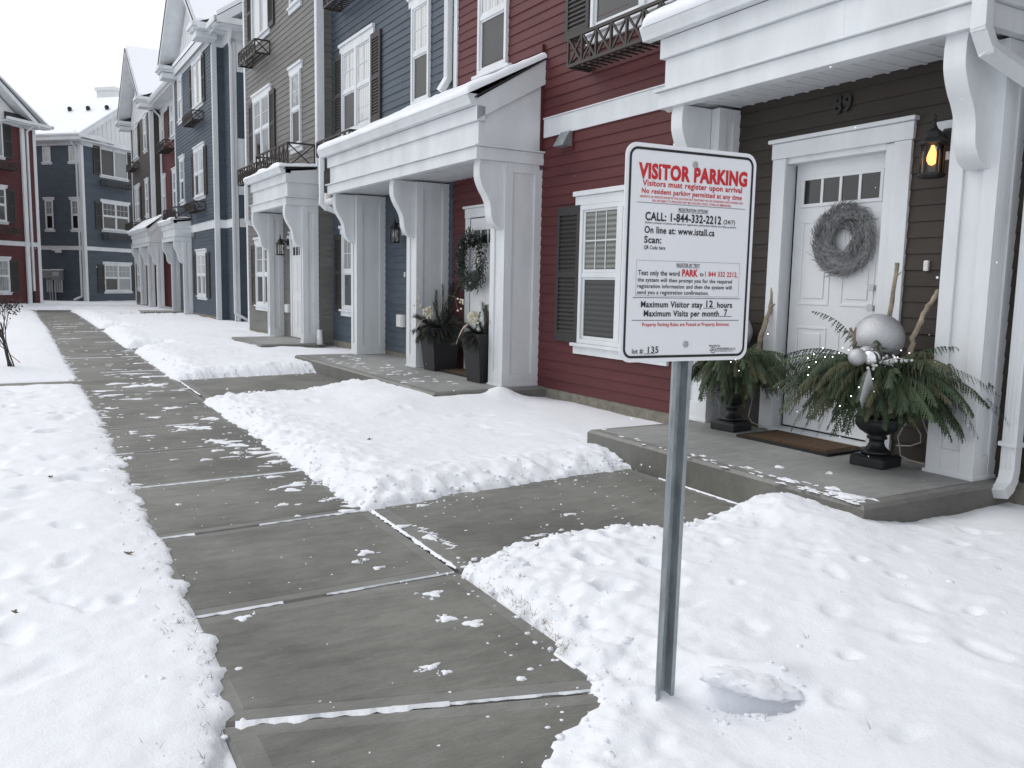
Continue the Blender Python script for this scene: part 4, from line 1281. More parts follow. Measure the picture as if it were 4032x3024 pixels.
ev.box(-.40, -.03, -8, -1.75, 7.66, 7.90)
ev.build("eave", M['white'], fb)
# roof: one slope over the left eave, cut by a hip at its far side, gable on the right face
def fbz(y): return 7.90 + (.5 - y) * .625
rf = MB()
roof_slab(rf, (-.45, .5, 7.90), (6.95, .5, 7.90), (3.0, -3.5, fbz(-3.5)), (-.45, -3.5, fbz(-3.5)), .22)
roof_slab(rf, (-.45, -7.5, 7.90), (6.95, -7.5, 7.90), (3.0, -3.5, fbz(-3.5)), (-.45, -3.5, fbz(-3.5)), .22)
r_ = rf.build("roof", M['white'], fb)
sn = MB()
roof_slab(sn, (-.43, .54, 7.98), (7.0, .54, 7.98), (3.0, -3.5, fbz(-3.5) + .10), (-.43, -3.5, fbz(-3.5) + .10), .09)
roof_slab(sn, (7.0, .54, 7.98), (7.0, -7.5, 7.98), (3.01, -3.51, fbz(-3.5) + .10), (3.0, -3.5, fbz(-3.5) + .10), .09)
sn.build("snow_cap", M['roofsnow'], r_)
gw = MB(); gw.prism([(-.012, .1, 7.70), (-.012, -7.1, 7.70), (-.012, -3.5, fbz(-3.5) - .35)], (.03, 0, 0))
for i in range(24):
    y = -.3 - .3 * i
    zt = fbz(y if y > -3.5 else -7.0 - y) - .42
    if zt > 7.8: gw.box(-.03, -.012, y - .015, y + .015, 7.71, zt)
gw.build("gable_wall", M['batten'], fb)
cz = MB(); cz.prism([(-.44, .42, 7.94), (-.44, -1.2, 7.94), (-.0, -1.2, 8.16), (0, .42, 8.16)], (.01, 0, 0), 0); cz.build("cornice", M['roofsnow'], r_)
for (x, y) in ((2.37, -2.0), (1.25, -2.0), (.12, -2.0)):
    v = MB(); z = fbz(y) + .08
    v.tube([(x, y, z - .1), (x, y, z + .12)], .08, 10); v.tube([(x, y, z + .12), (x - .14, y + .16, z + .09)], [.11, .09], 10); v.build("roof_vent", M['shingle'], r_)
ch = MB(); ch.box(1.25, 2.35, -4.9, -3.9, 9.6, 10.95); ch.box(1.18, 2.42, -4.97, -3.83, 10.95, 11.12); ch.build("chimney", M['batten'], r_)
downspout(fb, [(.30, .40, 7.72), (.25, .12, 7.45), (.22, .05, 7.35), (.22, .05, .25), (.55, .20, .08)], .08, .06)

mc = thing("meter_cabinet", "gray electric meter cabinet with pale conduits on the blue corner house wall", 'electric meter', fb.matrix_basis @ Vector((0, 0, 0)), R(135))
mb_ = MB(); LF.box(mb_, 1.28, 1.80, .02, .26, 1.02, 1.50); LF.box(mb_, 1.82, 2.40, .02, .24, 1.10, 1.48); mb_.build("cabinet", M['meter'], mc, bevel=.02)
mt = MB(); LF.box(mt, 1.35, 1.72, .262, .275, 1.22, 1.42); mt.build("meter_panel", M['meterl'], mc)
for i in range(7):
    cd = MB(); t_ = 1.32 + i * .135 + (.05 if i > 3 else 0)
    cd.tube([LF.p(t_, .12, 1.05), LF.p(t_, .12, .42 + .0 * i)], .042, 8); 
    if i in (3, 4, 5): cd.tube([LF.p(t_, .12, .42), LF.p(t_, .12, -.05)], .025, 8)
    cd.build("conduit", M['meterl'], mc)
sn = MB(); LF.box(sn, 1.27, 1.81, .01, .27, 1.502, 1.545); LF.box(sn, 1.81, 2.41, .01, .25, 1.482, 1.525); sn.build("snow_cap", M['roofsnow'], mc, bevel=.02)

LX, LY = .40, 43.03
lr = thing("townhouse", "red gabled corner house at the left edge with two white corner boards", 'townhouse', (LX, LY, 0), R(135))
RL = Face((0, 0), (0, 1), (-1, 0))
w = MB(); w.box(0, 9, 0, 9, -.4, 7.62); siding(w, RL, 0, 9, 0, 7.62); w.build("wall", M['red'], lr)
boards(lr, "corner_trim", [(-.03, 0, -.03, .13, 0, 7.5), (-.09, .0, .62, .80, 0, 7.5)])
band(lr, .13, .62, 2.48, 2.66, RL); band(lr, .80, 9, 2.48, 2.66, RL)
downspout(lr, [(-.40, .42, 7.64), (-.2, .45, 7.5), (-.05, .46, 7.4), (-.05, .46, .55)], .09, .07)
dd = MB(); dd.tube([(-.05, .46, .55), (-.06, .50, .02)], .05, 8); dd.build("drain_pipe", M['shingle'], lr)
for z0, z1 in ((.50, 1.86), (3.46, 4.84), (6.14, 7.52)):
    window(lr, RL, 1.70, 3.5, z0, z1, panes=('pane_sheer', 'pane_sheer') if z0 != 3.46 else ('pane_dark', 'pane_dark'), rail=z0 < 6, grid=z0 < 6)
    shutter(lr, RL, 1.24, 1.67, z0 - .03, z1)
rail_box(lr, RL, 1.36, 3.6, 5.62, 5.92, .40, cell=.22); rail_box(lr, RL, 1.36, 3.6, 2.95, 3.24, .40, cell=.22)
ev = MB(); ev.box(-.03, 0, 0, 9, 7.50, 7.62); ev.box(-.40, 0, -.50, 1.8, 7.60, 7.65); ev.box(-.47, -.36, -.60, 1.8, 7.66, 7.78); ev.box(-.47, 2, -.62, -.52, 7.66, 7.78); ev.build("eave", M['white'], lr)
rf = MB(); roof_slab(rf, (-.45, .15, 7.80), (5, .15, 7.80), (5, 4.2, 10.68), (-.45, 4.2, 10.68), .24); roof_slab(rf, (-.45, 8.25, 7.80), (5, 8.25, 7.80), (5, 4.2, 10.68), (-.45, 4.2, 10.68), .24)
r_ = rf.build("roof", M['white'], lr)
sn = MB(); roof_slab(sn, (-.30, -.60, 7.79), (6, -.60, 7.79), (6, 4.2, 11.0), (-.30, 4.2, 10.85), .08); sn.build("snow_cap", M['roofsnow'], r_)
eg = MB(); eg.bar((-.46, .15, 7.80), (-.46, 4.2, 10.68), .02, .04); eg.prism([(-.38, .45, 7.76), (-.02, .45, 7.76), (-.02, .45, 8.05)], (0, 1.1, 0)); eg.build("shingle_edge", M['shingle'], r_)
gw = MB(); gw.prism([(-.012, .45, 7.66), (-.012, 7.95, 7.66), (-.012, 4.2, 10.35)], (.03, 0, 0)); gw.build("gable_wall", M['batten'], lr)


# ---------------------------------------------------------------- parking sign
SA = R(4.68)
sign = thing("parking_sign", "white visitor parking sign on a galvanized post in the snow", 'sign', (1.658, 1.868, 0), -SA)
ZS = 1.374
def rrect(w, h, r, n=8):
    out = []
    for cx, cz, a0 in ((w - r, h - r, 0), (-w + r, h - r, 90), (-w + r, -h + r, 180), (w - r, -h + r, 270)):
        for k in range(n + 1):
            a = R(a0 + 90 * k / n)
            out.append((cx + r * math.cos(a), cz + r * math.sin(a)))
    return out
sp_ = MB()
sp_.prism([(x, -.002, z + ZS) for x, z in rrect(.2285, .305, .036)], (0, .004, 0))
pan = sp_.build("sign_panel", M['signface'], sign, bevel=.0008)
bd = MB()
o_, i_ = rrect(.2172, .2935, .027), rrect(.2100, .2863, .020)
for k in range(len(o_)):
    j = (k + 1) % len(o_)
    bd.quad([(o_[k][0], -.0032, o_[k][1] + ZS), (o_[j][0], -.0032, o_[j][1] + ZS), (i_[j][0], -.0032, i_[j][1] + ZS), (i_[k][0], -.0032, i_[k][1] + ZS)])
bd.build("border", M['black'], pan)
TXT = [  # text, x, width, baseline, cap height, ink, boldness
 ("VISITOR PARKING", -.1865, .3819, .2108, .0405, 'r', .048), ("Visitors must register upon arrival", -.1721, .3502, .1896, .0160, 'r', .022),
 ("No resident parking permitted at any time", -.1735, .3519, .1690, .0138, 'r', .020),
 ("RESIDENTS OR VEHICLES PARKED IN THIS LOCATION NOT REGISTERED WILL BE CONSIDERED UNAUTHORIZED AND", -.1789, .3622, .1570, .0056, 'r', .014),
 ("WILL BE SUBJECT TO PENALTIES THAT MAY INCLUDE: TICKET, TOWED OR IMMOBILIZED.", -.1386, .2800, .1472, .0056, 'r', .014),
 ("REGISTRATION OPTIONS", -.0463, .1031, .1247, .0092, 'k', .014), ("CALL: 1-844-332-2212", -.1590, .2656, .0955, .0225, 'k', .026),
 ("(24/7)", .1156, .0424, .0968, .0120, 'k', .012), ("(Follow prompts on phone and listen for registration confirmation before you hang up please)", -.1591, .3219, .0863, .0052, 'k', .012),
 ("On line at: www.istall.ca", -.1596, .2440, .0600, .0188, 'k', .022), ("Scan:", -.1597, .0579, .0324, .0188, 'k', .022), ("QR Code here", -.1598, .0722, .0150, .0102, 'k', .014),
 ("REGISTER BY TEXT", -.0453, .0821, -.0313, .0093, 'k', .014), ("Text only the word", -.1758, .1423, -.0580, .0142, 'k', .014), ("PARK", -.0248, .0557, -.0582, .0197, 'r', .035),
 ("to", .0380, .0138, -.0569, .0120, 'k', .014), ("1 844 332 2212,", .0574, .1198, -.0570, .0142, 'r', .014),
 ("the system will then prompt you for the required", -.1769, .3342, -.0762, .0110, 'k', .014), ("registration information and then the system will", -.1770, .3344, -.0937, .0110, 'k', .014),
 ("send you a registration confirmation.", -.1770, .2502, -.1112, .0110, 'k', .014), ("Maximum Visitor stay", -.1626, .2160, -.1482, .0173, 'k', .022),
 ("12", .0667, .0240, -.1466, .0192, 'k', .02), ("hours", .1067, .0558, -.1481, .0171, 'k', .022), ("Maximum Visits per month", -.1518, .2665, -.1741, .0173, 'k', .022), ("7", .1339, .0115, -.1725, .0195, 'k', .02),
 ("Property Parking Rules are Posted at Property Entrance.", -.1560, .3120, -.2022, .0100, 'r', .014), ("lot #:", -.1866, .0391, -.2803, .0142, 'k', .012), ("135", -.1328, .0365, -.2790, .0184, 'k', .012),
 ("Patrolled by", .0846, .0403, -.2635, .0054, 'k', .02), ("P", .0965, .0060, -.2775, .0075, 'k', .02), ("UNITED PARKING", .1113, .0474, -.2726, .0055, 'k', .022), ("SERVICES", .1610, .0220, -.2720, .0030, 'k', .02),
 ("www.unitedparkingservices.com", .1100, .0630, -.2790, .0030, 'k', .015)]
inks = {'r': MB(), 'k': MB(), 'g': MB()}
for body, x0, w_, bz_, cap_, ink, bold in TXT:
    vs, fs = text_mesh(body, w_, cap_, bold)
    for f in fs:
        inks[ink].quad([(x0 + vs[i][0], -.0034, ZS + bz_ + vs[i][1]) for i in f])
def rule(mb, x0, x1, z, t):
    mb.quad([(x0, -.0033, ZS + z - t / 2), (x1, -.0033, ZS + z - t / 2), (x1, -.0033, ZS + z + t / 2), (x0, -.0033, ZS + z + t / 2)])
rule(inks['g'], -.1889, .1930, .1432, .0016)
for z in (-.1212, -.1856): rule(inks['k'], -.1905, .1908, z, .0015)
rule(inks['k'], -.0463, .0568, .1226, .0010); rule(inks['k'], -.0453, .0368, -.0334, .0010)
rule(inks['k'], .0569, .1017, -.1500, .0014); rule(inks['k'], .1170, .1627, -.1742, .0014); rule(inks['k'], -.1438, -.1068, -.2812, .0014); rule(inks['k'], .0849, .1843, -.2744, .0009)
for (xa, xb, za, zb_) in ((-.1822, .1836, -.0160, -.0172), (-.1822, .1836, -.1156, -.1168)): rule(inks['g'], xa, xb, (za + zb_) / 2, .0008)
for xx in (-.1822, .1832): inks['g'].quad([(xx, -.0033, ZS - .1162), (xx + .0008, -.0033, ZS - .1162), (xx + .0008, -.0033, ZS - .0166), (xx, -.0033, ZS - .0166)])
for k in range(28):
    a, b = 2 * math.pi * k / 28, 2 * math.pi * (k + 1) / 28
    q = lambda an, r: (.0995 + r * math.cos(an), -.0035, ZS - .2740 + r * math.sin(an))
    inks['k'].quad([q(a, .0075), q(b, .0075), q(b, .0092), q(a, .0092)])
inks['r'].build("red_lettering", M['redprint'], pan); inks['k'].build("black_lettering", M['black'], pan); inks['g'].build("gray_rules", M['grayprint'], pan)
for bx, bz_ in ((.0043, .2584), (-.0015, -.2558)):
    b = MB(); b.tube([(bx, -.002, ZS + bz_), (bx, -.0045, ZS + bz_), (bx, -.0065, ZS + bz_)], [.0095, .0095, .007], 16); b.build("bolt", M['bolt'], pan)
def channel(mb, z0, z1, lean):
    sec = [(-.030, .004), (-.018, .004), (-.013, .032), (.013, .032), (.018, .004), (.030, .004), (.030, .0075), (.0205, .0075), (.0155, .0355), (-.0155, .0355), (-.0205, .0075), (-.030, .0075)]
    n = len(mb.v); k = len(sec)
    for z in (z0, z1):
        for x, y in sec: mb.v.append((x * 1.10 + lean * (z - ZS), y, z))
    for i in range(k):
        j = (i + 1) % k
        mb.f.append((n + i, n + j, n + k + j, n + k + i)); mb.m.append(0)
    mb.f.append(tuple(range(n + k, n + 2 * k))); mb.m.append(0)
po = MB(); channel(po, -.25, ZS + .285, .010); po.build("post", M['galv'], sign)

# ---------------------------------------------------------------- greenery helpers
def frond(mb, p0, d0, L, droop, width, mi=0, rnd=random):
    p = Vector(p0); d = Vector(d0).normalized()
    n = max(6, int(L / .020)); st = L / n
    side = d.cross(Vector((0, 0, 1)))
    if side.length < .05: side = Vector((1, 0, 0))
    side.normalize()
    roll = rnd.uniform(-.7, .7)
    for i in range(n):
        d = (d + Vector((0, 0, -droop / n)) + Vector((rnd.gauss(0, .03), rnd.gauss(0, .03), rnd.gauss(0, .02)))).normalized()
        side = (side - d * side.dot(d)).normalized()
        q = p + d * st
        s2 = side * math.cos(roll) + d.cross(side) * math.sin(roll)
        w = .0032 * (1 - i / n) + .0010
        mb.quad([p - s2 * w, p + s2 * w, q + s2 * w, q - s2 * w], mi)
        wd = width * min(1, (i + 2) / 5) * (1 - i / n) ** .55
        for sg in (-1, 1):
            b = (d * rnd.uniform(.45, .8) + s2 * sg * rnd.uniform(.35, .75) + Vector((0, 0, -rnd.uniform(.35, .95))) + d.cross(s2) * rnd.uniform(-.25, .25)).normalized()
            bl_ = wd * rnd.uniform(.65, 1.15)
            t = b.cross(d.cross(s2)).normalized()
            m_ = max(2, int(bl_ / .013))
            for k in range(m_):
                c = p + b * (bl_ * (k / m_)) + Vector((0, 0, -.25 * bl_ * (k / m_) ** 2))
                e = p + b * (bl_ * ((k + 1.25) / m_)) + Vector((0, 0, -.25 * bl_ * ((k + 1.25) / m_) ** 2))
                ww = .0040 * (1 - .6 * k / m_)
                mb.quad([c - t * ww, c + t * ww, e + t * ww * .5, e - t * ww * .5], mi)
                for h in (-1, 1):
                    g_ = (b * .8 + t * h * .75).normalized() * (.0165 * (1 - .5 * k / m_))
                    mb.quad([c - b * .003, c + b * .006, c + g_], mi)
        p = q

def pine_sprig(mb, p0, d0, L, needle=.075, droop=.5, per=9, mi=0, rnd=random):
    p = Vector(p0); d = Vector(d0).normalized()
    n = max(4, int(L / .022)); st = L / n
    for i in range(n):
        d = (d + Vector((rnd.gauss(0, .06), rnd.gauss(0, .06), -droop / n))).normalized()
        q = p + d * st
        mb.bar(p, q, .005, .005, (0.3, 0.2, 1), 1)
        a = d.cross(Vector((.2, .1, 1))).normalized(); b = d.cross(a)
        for k in range(per):
            an = rnd.uniform(0, 6.28)
            r = a * math.cos(an) + b * math.sin(an)
            nd = (d * rnd.uniform(.5, 1.0) + r * rnd.uniform(.35, .9)).normalized() * needle * rnd.uniform(.7, 1.2)
            t = nd.cross(r).normalized() * .0014
            mb.quad([p - t, p + t, p + nd], mi)
        p = q

def stick(pts, r0, r1, n=9, rnd=random):
    """gnarled branch through the given points"""
    pts = [Vector(p) for p in pts]
    out = []
    for a, b in zip(pts[:-1], pts[1:]):
        for k in range(6):
            out.append(a.lerp(b, k / 6) + Vector((rnd.gauss(0, .0035), rnd.gauss(0, .0035), 0)))
    out.append(pts[-1])
    rs = [(r0 + (r1 - r0) * i / (len(out) - 1)) * rnd.uniform(.88, 1.15) for i in range(len(out))]
    mb = MB(); mb.tube(out, rs, n)
    return mb

# ---------------------------------------------------------------- urns at the brown house's door
URN = [(.001, .095), (.055, .095), (.088, .098), (.090, .112), (.072, .122), (.052, .145), (.044, .165), (.046, .185), (.060, .192), (.060, .205), (.048, .212), (.070, .222), (.105, .245), (.128, .275), (.134, .300), (.130, .312), (.140, .318), (.138, .330), (.122, .336), (.120, .40), (.124, .47), (.133, .53), (.150, .56), (.153, .575), (.140, .578), (.12, .55), (.02, .54)]
def urn(x, y, label):
    t = thing("urn", label, 'urn', (x, y, .1925), R(8), "black urns beside the door")
    b = MB(); b.box(-.112, .112, -.112, .112, 0, .06); b.hexa([(-.112, -.112, .06), (.112, -.112, .06), (.112, .112, .06), (-.112, .112, .06), (-.092, -.092, .075), (.092, -.092, .075), (.092, .092, .075), (-.092, .092, .075)])
    b.build("foot", M['urn'], t, bevel=.006)
    b = MB(); b.lathe([(r, z - .02) for r, z in URN], 0, 0, 48, ripple=(11, 15, 20)); b.build("bowl", M['urn'], t, smooth=True)
    return t
urn(4.575, 3.34, "black pedestal urn in front of the near column, right of the door")
urn(4.672, 4.70, "black pedestal urn left of the white door, half behind the sign post")

def cedar(c, label, plan, seed):
    rnd = random.Random(seed)
    t = thing("cedar_greenery", label, 'greenery', (c[0], c[1], c[2]), 0, "cedar boughs in the urns")
    for part, mk, sel in (("cedar_bough", 'cedar', 0), ("cedar_bough", 'cedarB', 1)):
        mb = MB()
        for i, (ax, ay, up, L, dr) in enumerate(plan):
            for k in range(13):
                if (k % 4 == 3) != (sel == 1): continue
                d = Vector((ax + rnd.gauss(0, .24), ay + rnd.gauss(0, .24), up + rnd.gauss(0, .20)))
                s0 = Vector((d.x, d.y, 0)); 
                s0 = s0.normalized() * rnd.uniform(.01, .10) if s0.length > 0 else s0
                frond(mb, (s0.x, s0.y, rnd.uniform(-.02, .05)), d, L * rnd.uniform(.6, 1.10), dr * rnd.uniform(.75, 1.45), rnd.uniform(.085, .14), 0, rnd)
        mb.build(part, M[mk], t)
    return t
plan1 = [(-.9, .45, .62, .66, 1.45), (-.8, .35, .35, .66, 1.3), (-.95, .15, .55, .62, 1.6), (-.7, .6, .45, .62, 1.4), (-.9, -.1, .3, .52, 1.5), (-.7, -.4, .35, .44, 1.6), (-.4, -.8, .3, .40, 1.6),
         (-.1, -1, .30, .44, 1.6), (.1, -1, .42, .62, 1.35), (.15, -.95, .55, .66, 1.5), (.05, -.9, .30, .55, 1.4), (-.2, -.9, .4, .42, 1.7), (.2, -.7, .5, .44, 1.6), (-.5, -.6, .5, .42, 1.8), (-.5, .8, .4, .42, 1.6), (0, .9, .45, .34, 1.6),
         (-.3, -.7, .1, .36, 1.4), (-.6, -.2, .1, .36, 1.4), (.1, -.6, .15, .34, 1.4), (-.75, .25, .7, .55, 1.8), (-.85, .3, .15, .58, 1.25), (.05, -1, .2, .52, 1.2), (-.3, -.3, .9, .30, 2.0), (.1, -.4, .9, .30, 2.0), (-.2, .3, .9, .26, 2.0)]
cedar((4.575, 3.34, .745), "drooping cedar boughs spilling from the urn nearest the column", plan1, 5)
plan2 = [(-.9, .3, .5, .45, 1.7), (-.8, -.3, .4, .45, 1.7), (-.4, -.8, .5, .50, 1.7), (.1, -1, .55, .50, 1.7), (.25, -.8, .5, .44, 1.8), (-.1, -1, .3, .46, 1.5), (-.6, .6, .4, .42, 1.7), (-.7, -.6, .3, .42, 1.5), (0, .8, .4, .35, 1.6), (-.3, -.5, .7, .34, 2.0), (-.2, -.7, .15, .42, 1.4), (-.8, 0, .15, .42, 1.4), (.15, -.9, .3, .48, 1.5), (-.5, -.7, .5, .4, 1.7)]
cedar((4.672, 4.70, .715), "drooping cedar boughs spilling from the urn left of the door", plan2, 9)

def ball(name, c, r, m, label, cat="ornament", group=None, sq=1.0, nu=32, nv=20):
    mb = MB(); mb.sphere((0, 0, 0), r, nu, nv, 0, sq)
    o = mb.build(name, M[m], None, smooth=True, loc=c)
    return tag(o, label, cat, group)
ball("silver_ball", (4.60, 3.40, .988), .155, 'silver', "large frosted silver ball on the greens of the urn by the column")
ball("silver_ball", (4.74, 4.80, .945), .150, 'silver', "large frosted silver ball left of the door, mostly behind the sign")
ball("bauble", (4.205, 3.24, .895), .052, 'silver', "small matte silver bauble, left one of the cluster below the big ball", group="baubles on the near urn")
ball("bauble", (4.275, 3.20, .893), .052, 'chrome', "small mirror-bright silver bauble in front of the big ball", group="baubles on the near urn")
ball("bauble", (4.325, 3.27, .905), .052, 'silver', "small matte silver bauble behind the mirror-bright bauble", group="baubles on the near urn")
bs = stick([(4.645, 3.42, .78), (4.665, 3.38, 1.10), (4.675, 3.36, 1.46)], .017, .013)
bs.tube([(4.672, 3.37, 1.36), (4.70, 3.345, 1.405)], [.005, .003], 6)
tag(bs.build("birch_branch", M['birch'], smooth=True), "upright pale branch standing behind the big silver ball, before the door trim", 'branch', "branches in the urns")
bs = stick([(4.70, 3.26, .80), (4.715, 3.24, 1.0), (4.745, 3.20, 1.15), (4.80, 3.155, 1.295)], .019, .014)
tag(bs.build("birch_branch", M['birch'], smooth=True), "slanting pale branch leaning right towards the near column", 'branch', "branches in the urns")
bs = stick([(4.42, 3.42, .92), (4.37, 3.40, 1.0), (4.33, 3.40, 1.055)], .012, .010); bs.tube([(4.37, 3.40, 1.0), (4.36, 3.385, 1.06)], [.008, .006], 7)
tag(bs.build("birch_branch", M['birch'], smooth=True), "short forked dark twig left of the big silver ball", 'branch', "branches in the urns")
bs = stick([(4.80, 4.62, .72), (4.85, 4.60, .95), (4.90, 4.585, 1.12), (4.935, 4.60, 1.31)], .021, .014)
bs.tube([(4.905, 4.59, 1.15), (4.925, 4.55, 1.17)], [.010, .007], 7)
tag(bs.build("birch_branch", M['birch'], smooth=True), "pale branch leaning up left of the door trim, beside the sign", 'branch', "branches in the urns")
rb = random.Random(2)
bm = MB()
for k in range(7):
    a = Vector((4.36, 3.20, .865)); e = a + Vector((rb.uniform(-.16, .16), rb.uniform(-.14, .04), rb.uniform(-.03, .03)))
    bm.tube([a, a.lerp(e, .5) + Vector((0, 0, .02)), e], .0022, 5, 1)
    for j in range(6):
        q = a.lerp(e, .35 + .13 * j) + Vector((rb.gauss(0, .012), rb.gauss(0, .012), rb.gauss(0, .008)))
        bm.sphere(q, .0085, 8, 6, 0)
tag(bm.build("berry_pick", [M['pearl'], M['feather']], smooth=True), "spray of pearly white berries in front of the silver baubles", 'berry spray')
fm = MB()
fb_ = Vector((4.20, 3.15, .84))
for k in range(24):
    t_ = k / 24
    c = fb_ + Vector((-.13 * t_, -.05 * t_, -.10 * t_ - .08 * t_ * t_))
    for sg in (-1, 1):
        d = Vector((-.045, -.02 * sg, -.035 - .02)) + Vector((.04, -.03, -.07)) * (0 if sg < 0 else .9)
        d *= (1 - .5 * t_)
        w_ = Vector((.0022, 0, .0022))
        fm.quad([c - w_, c + w_, c + d])
tag(fm.build("feather_leaf", M['feather']), "silver feathery leaf drooping over the left edge of the near urn", 'leaf pick')
def fairy(label, pts):
    mb = MB()
    for p in pts: mb.sphere(p, .0029, 8, 6, 0)
    return tag(mb.build("fairy_lights", M['ledlight']), label, 'string lights', "fairy lights in the greens")
rl = random.Random(4)
pts = []
for k in range(18):
    a = rl.uniform(0, 1)
    pts.append((4.56 - .62 * a + rl.gauss(0, .03), 3.22 + .22 * a + rl.gauss(0, .06), .885 + .06 * math.sin(a * 3) - .16 * rl.random() * a))
pts += [(4.38, 3.12, .90), (4.55, 3.20, .93), (4.66, 3.22, .91), (4.12, 3.15, .73), (4.07, 3.16, .68), (4.03, 3.2, .62), (4.2, 3.12, .78)]
fairy("tiny lit string lights scattered over the near urn's boughs", pts)
pts = [(4.78 + rl.gauss(0, .09), 4.52 + rl.gauss(0, .05), .84 + rl.uniform(-.06, .12)) for k in range(6)] + [(4.45 + rl.gauss(0, .12), 4.45, .74 + rl.gauss(0, .06)) for k in range(6)]
fairy("tiny lit string lights on the boughs left of the door", pts)
cm = MB()
cm.tube([(4.82, 3.30, .75), (4.86, 3.326, .661), (4.86, 3.334, .609), (4.86, 3.355, .56), (4.86, 3.344, .505), (4.86, 3.304, .471), (4.86, 3.235, .385), (4.86, 3.231, .334), (4.86, 3.302, .299), (4.86, 3.402, .284)], .0045, 6)
cm.tube([(4.83, 3.30, .75), (4.865, 3.326, .661), (4.865, 3.319, .474), (4.86, 3.361, .41), (4.86, 3.394, .346), (4.86, 3.376, .28), (4.86, 3.365, .224), (4.86, 3.294, .203), (4.86, 3.196, .199)], .0045, 6)
cm.tube([(4.86, 3.304, .476), (4.86, 3.315, .532), (4.86, 3.30, .568), (4.86, 3.274, .56), (4.86, 3.188, .398)], .0045, 6)
cm.box(4.85, 4.858, 3.285, 3.325, .455, .495)
tag(cm.build("extension_cord", M['cord'], smooth=False), "white cord looped and hanging behind the near urn", 'cord', "white cords on the porch")
cm = MB()
cm.tube([(4.82, 4.60, .70), (4.86, 4.621, .622), (4.86, 4.652, .55), (4.86, 4.679, .408), (4.86, 4.707, .278), (4.86, 4.667, .242), (4.86, 4.556, .225), (4.86, 4.448, .200)], .0045, 6)
tag(cm.build("extension_cord", M['cord']), "white cord running from the left urn down to the doormat", 'cord', "white cords on the porch")

# ---------------------------------------------------------------- doormats
def doormat(name, label, loc, rz, w, d, bent=True):
    t = thing(name, label, 'doormat', loc, rz, "doormats")
    b = MB()
    n = 10
    for i in range(n):      # rubber base with a slightly curled end
        y0, y1 = -w / 2 + w * i / n, -w / 2 + w * (i + 1) / n
        b.box(0, d, y0, y1, .001, .020)
    b.build("rubber_base", M['mat_rim'], t)
    c = MB(); c.box(.075, d - .075, -w / 2 + .075, w / 2 - .075, .0205, .0245); c.build("coir_field", M['coir'], t)
    for k, ins in enumerate((.028, .052)):
        c = MB()
        a0, a1, b0, b1 = ins, d - ins, -w / 2 + ins, w / 2 - ins
        e = .013
        c.box(a0, a1, b0, b0 + e, .0205, .023); c.box(a0, a1, b1 - e, b1, .0205, .023); c.box(a0, a0 + e, b0 + e, b1 - e, .0205, .023); c.box(a1 - e, a1, b0 + e, b1 - e, .0205, .023)
        c.build("coir_border", M['coir'], t)
    return t
doormat("doormat", "brown coir doormat with dark striped border at the white door", (4.49, 4.045, .192), R(2), .80, .44)
doormat("doormat", "snow-dusted coir doormat between the two tall black planters", (4.40, 9.10, .173), TH, .85, .42)

# ---------------------------------------------------------------- wreaths
rw_ = random.Random(11)
tw = MB()
WC = Vector((5.005, 4.05, 1.640)); 
for k in range(2900):
    a = rw_.uniform(0, 2 * math.pi)
    rr = .166 + .084 * math.sqrt(rw_.random()) * rw_.choice((-1, 1)); ph = rw_.uniform(0, math.pi)
    c = WC + Vector((-.055 * math.sin(ph) * rw_.random() + .028, math.cos(a) * rr, math.sin(a) * rr))
    tang = Vector((0, -math.sin(a), math.cos(a))); radial = Vector((0, math.cos(a), math.sin(a)))
    d = (tang * rw_.uniform(.6, 1) + radial * rw_.gauss(.1, .26) + Vector((rw_.gauss(-.25, .25), 0, 0))).normalized() * rw_.uniform(.035, .08)
    m_ = c + d * .5 + Vector((rw_.gauss(0, .006), rw_.gauss(0, .006), rw_.gauss(0, .006)))
    tw.tube([c, m_, c + d], [.0025, .0021, .0012], 3, cap=False)
tag(tw.build("twig_wreath", M['twig']), "round gray twig wreath hanging on the white door", 'wreath', "door wreaths")
gwm = MB()
for k in range(620):
    a = rw_.uniform(0, 2 * math.pi); rr = rw_.uniform(.17, .33)
    c = Vector((4.70 - rw_.uniform(0, .08), 9.15 + math.cos(a) * rr, 1.55 + math.sin(a) * rr))
    tang = Vector((0, -math.sin(a), math.cos(a))); radial = Vector((0, math.cos(a), math.sin(a)))
    d = (tang * .6 + radial * rw_.uniform(-.3, .9) + Vector((rw_.uniform(-.7, .1), 0, 0))).normalized()
    for j in range(5):
        s_ = d.cross(Vector((1, .2, .1))).normalized() * .011
        q = c + d * (.02 * j); e = d * .028 + Vector((rw_.gauss(0, .012), rw_.gauss(0, .012), rw_.gauss(0, .012)))
        gwm.quad([q, q + e * .5 + s_, q + e, q + e * .5 - s_])
for k in range(14):
    a = rw_.uniform(0, 6.28); gwm.sphere((4.61, 9.15 + .27 * math.cos(a), 1.55 + .27 * math.sin(a)), .014, 8, 6, 1)
tag(gwm.build("evergreen_wreath", [M['pine'], M['cream']]), "dark evergreen wreath with cream berries on the red house's door", 'wreath', "door wreaths")

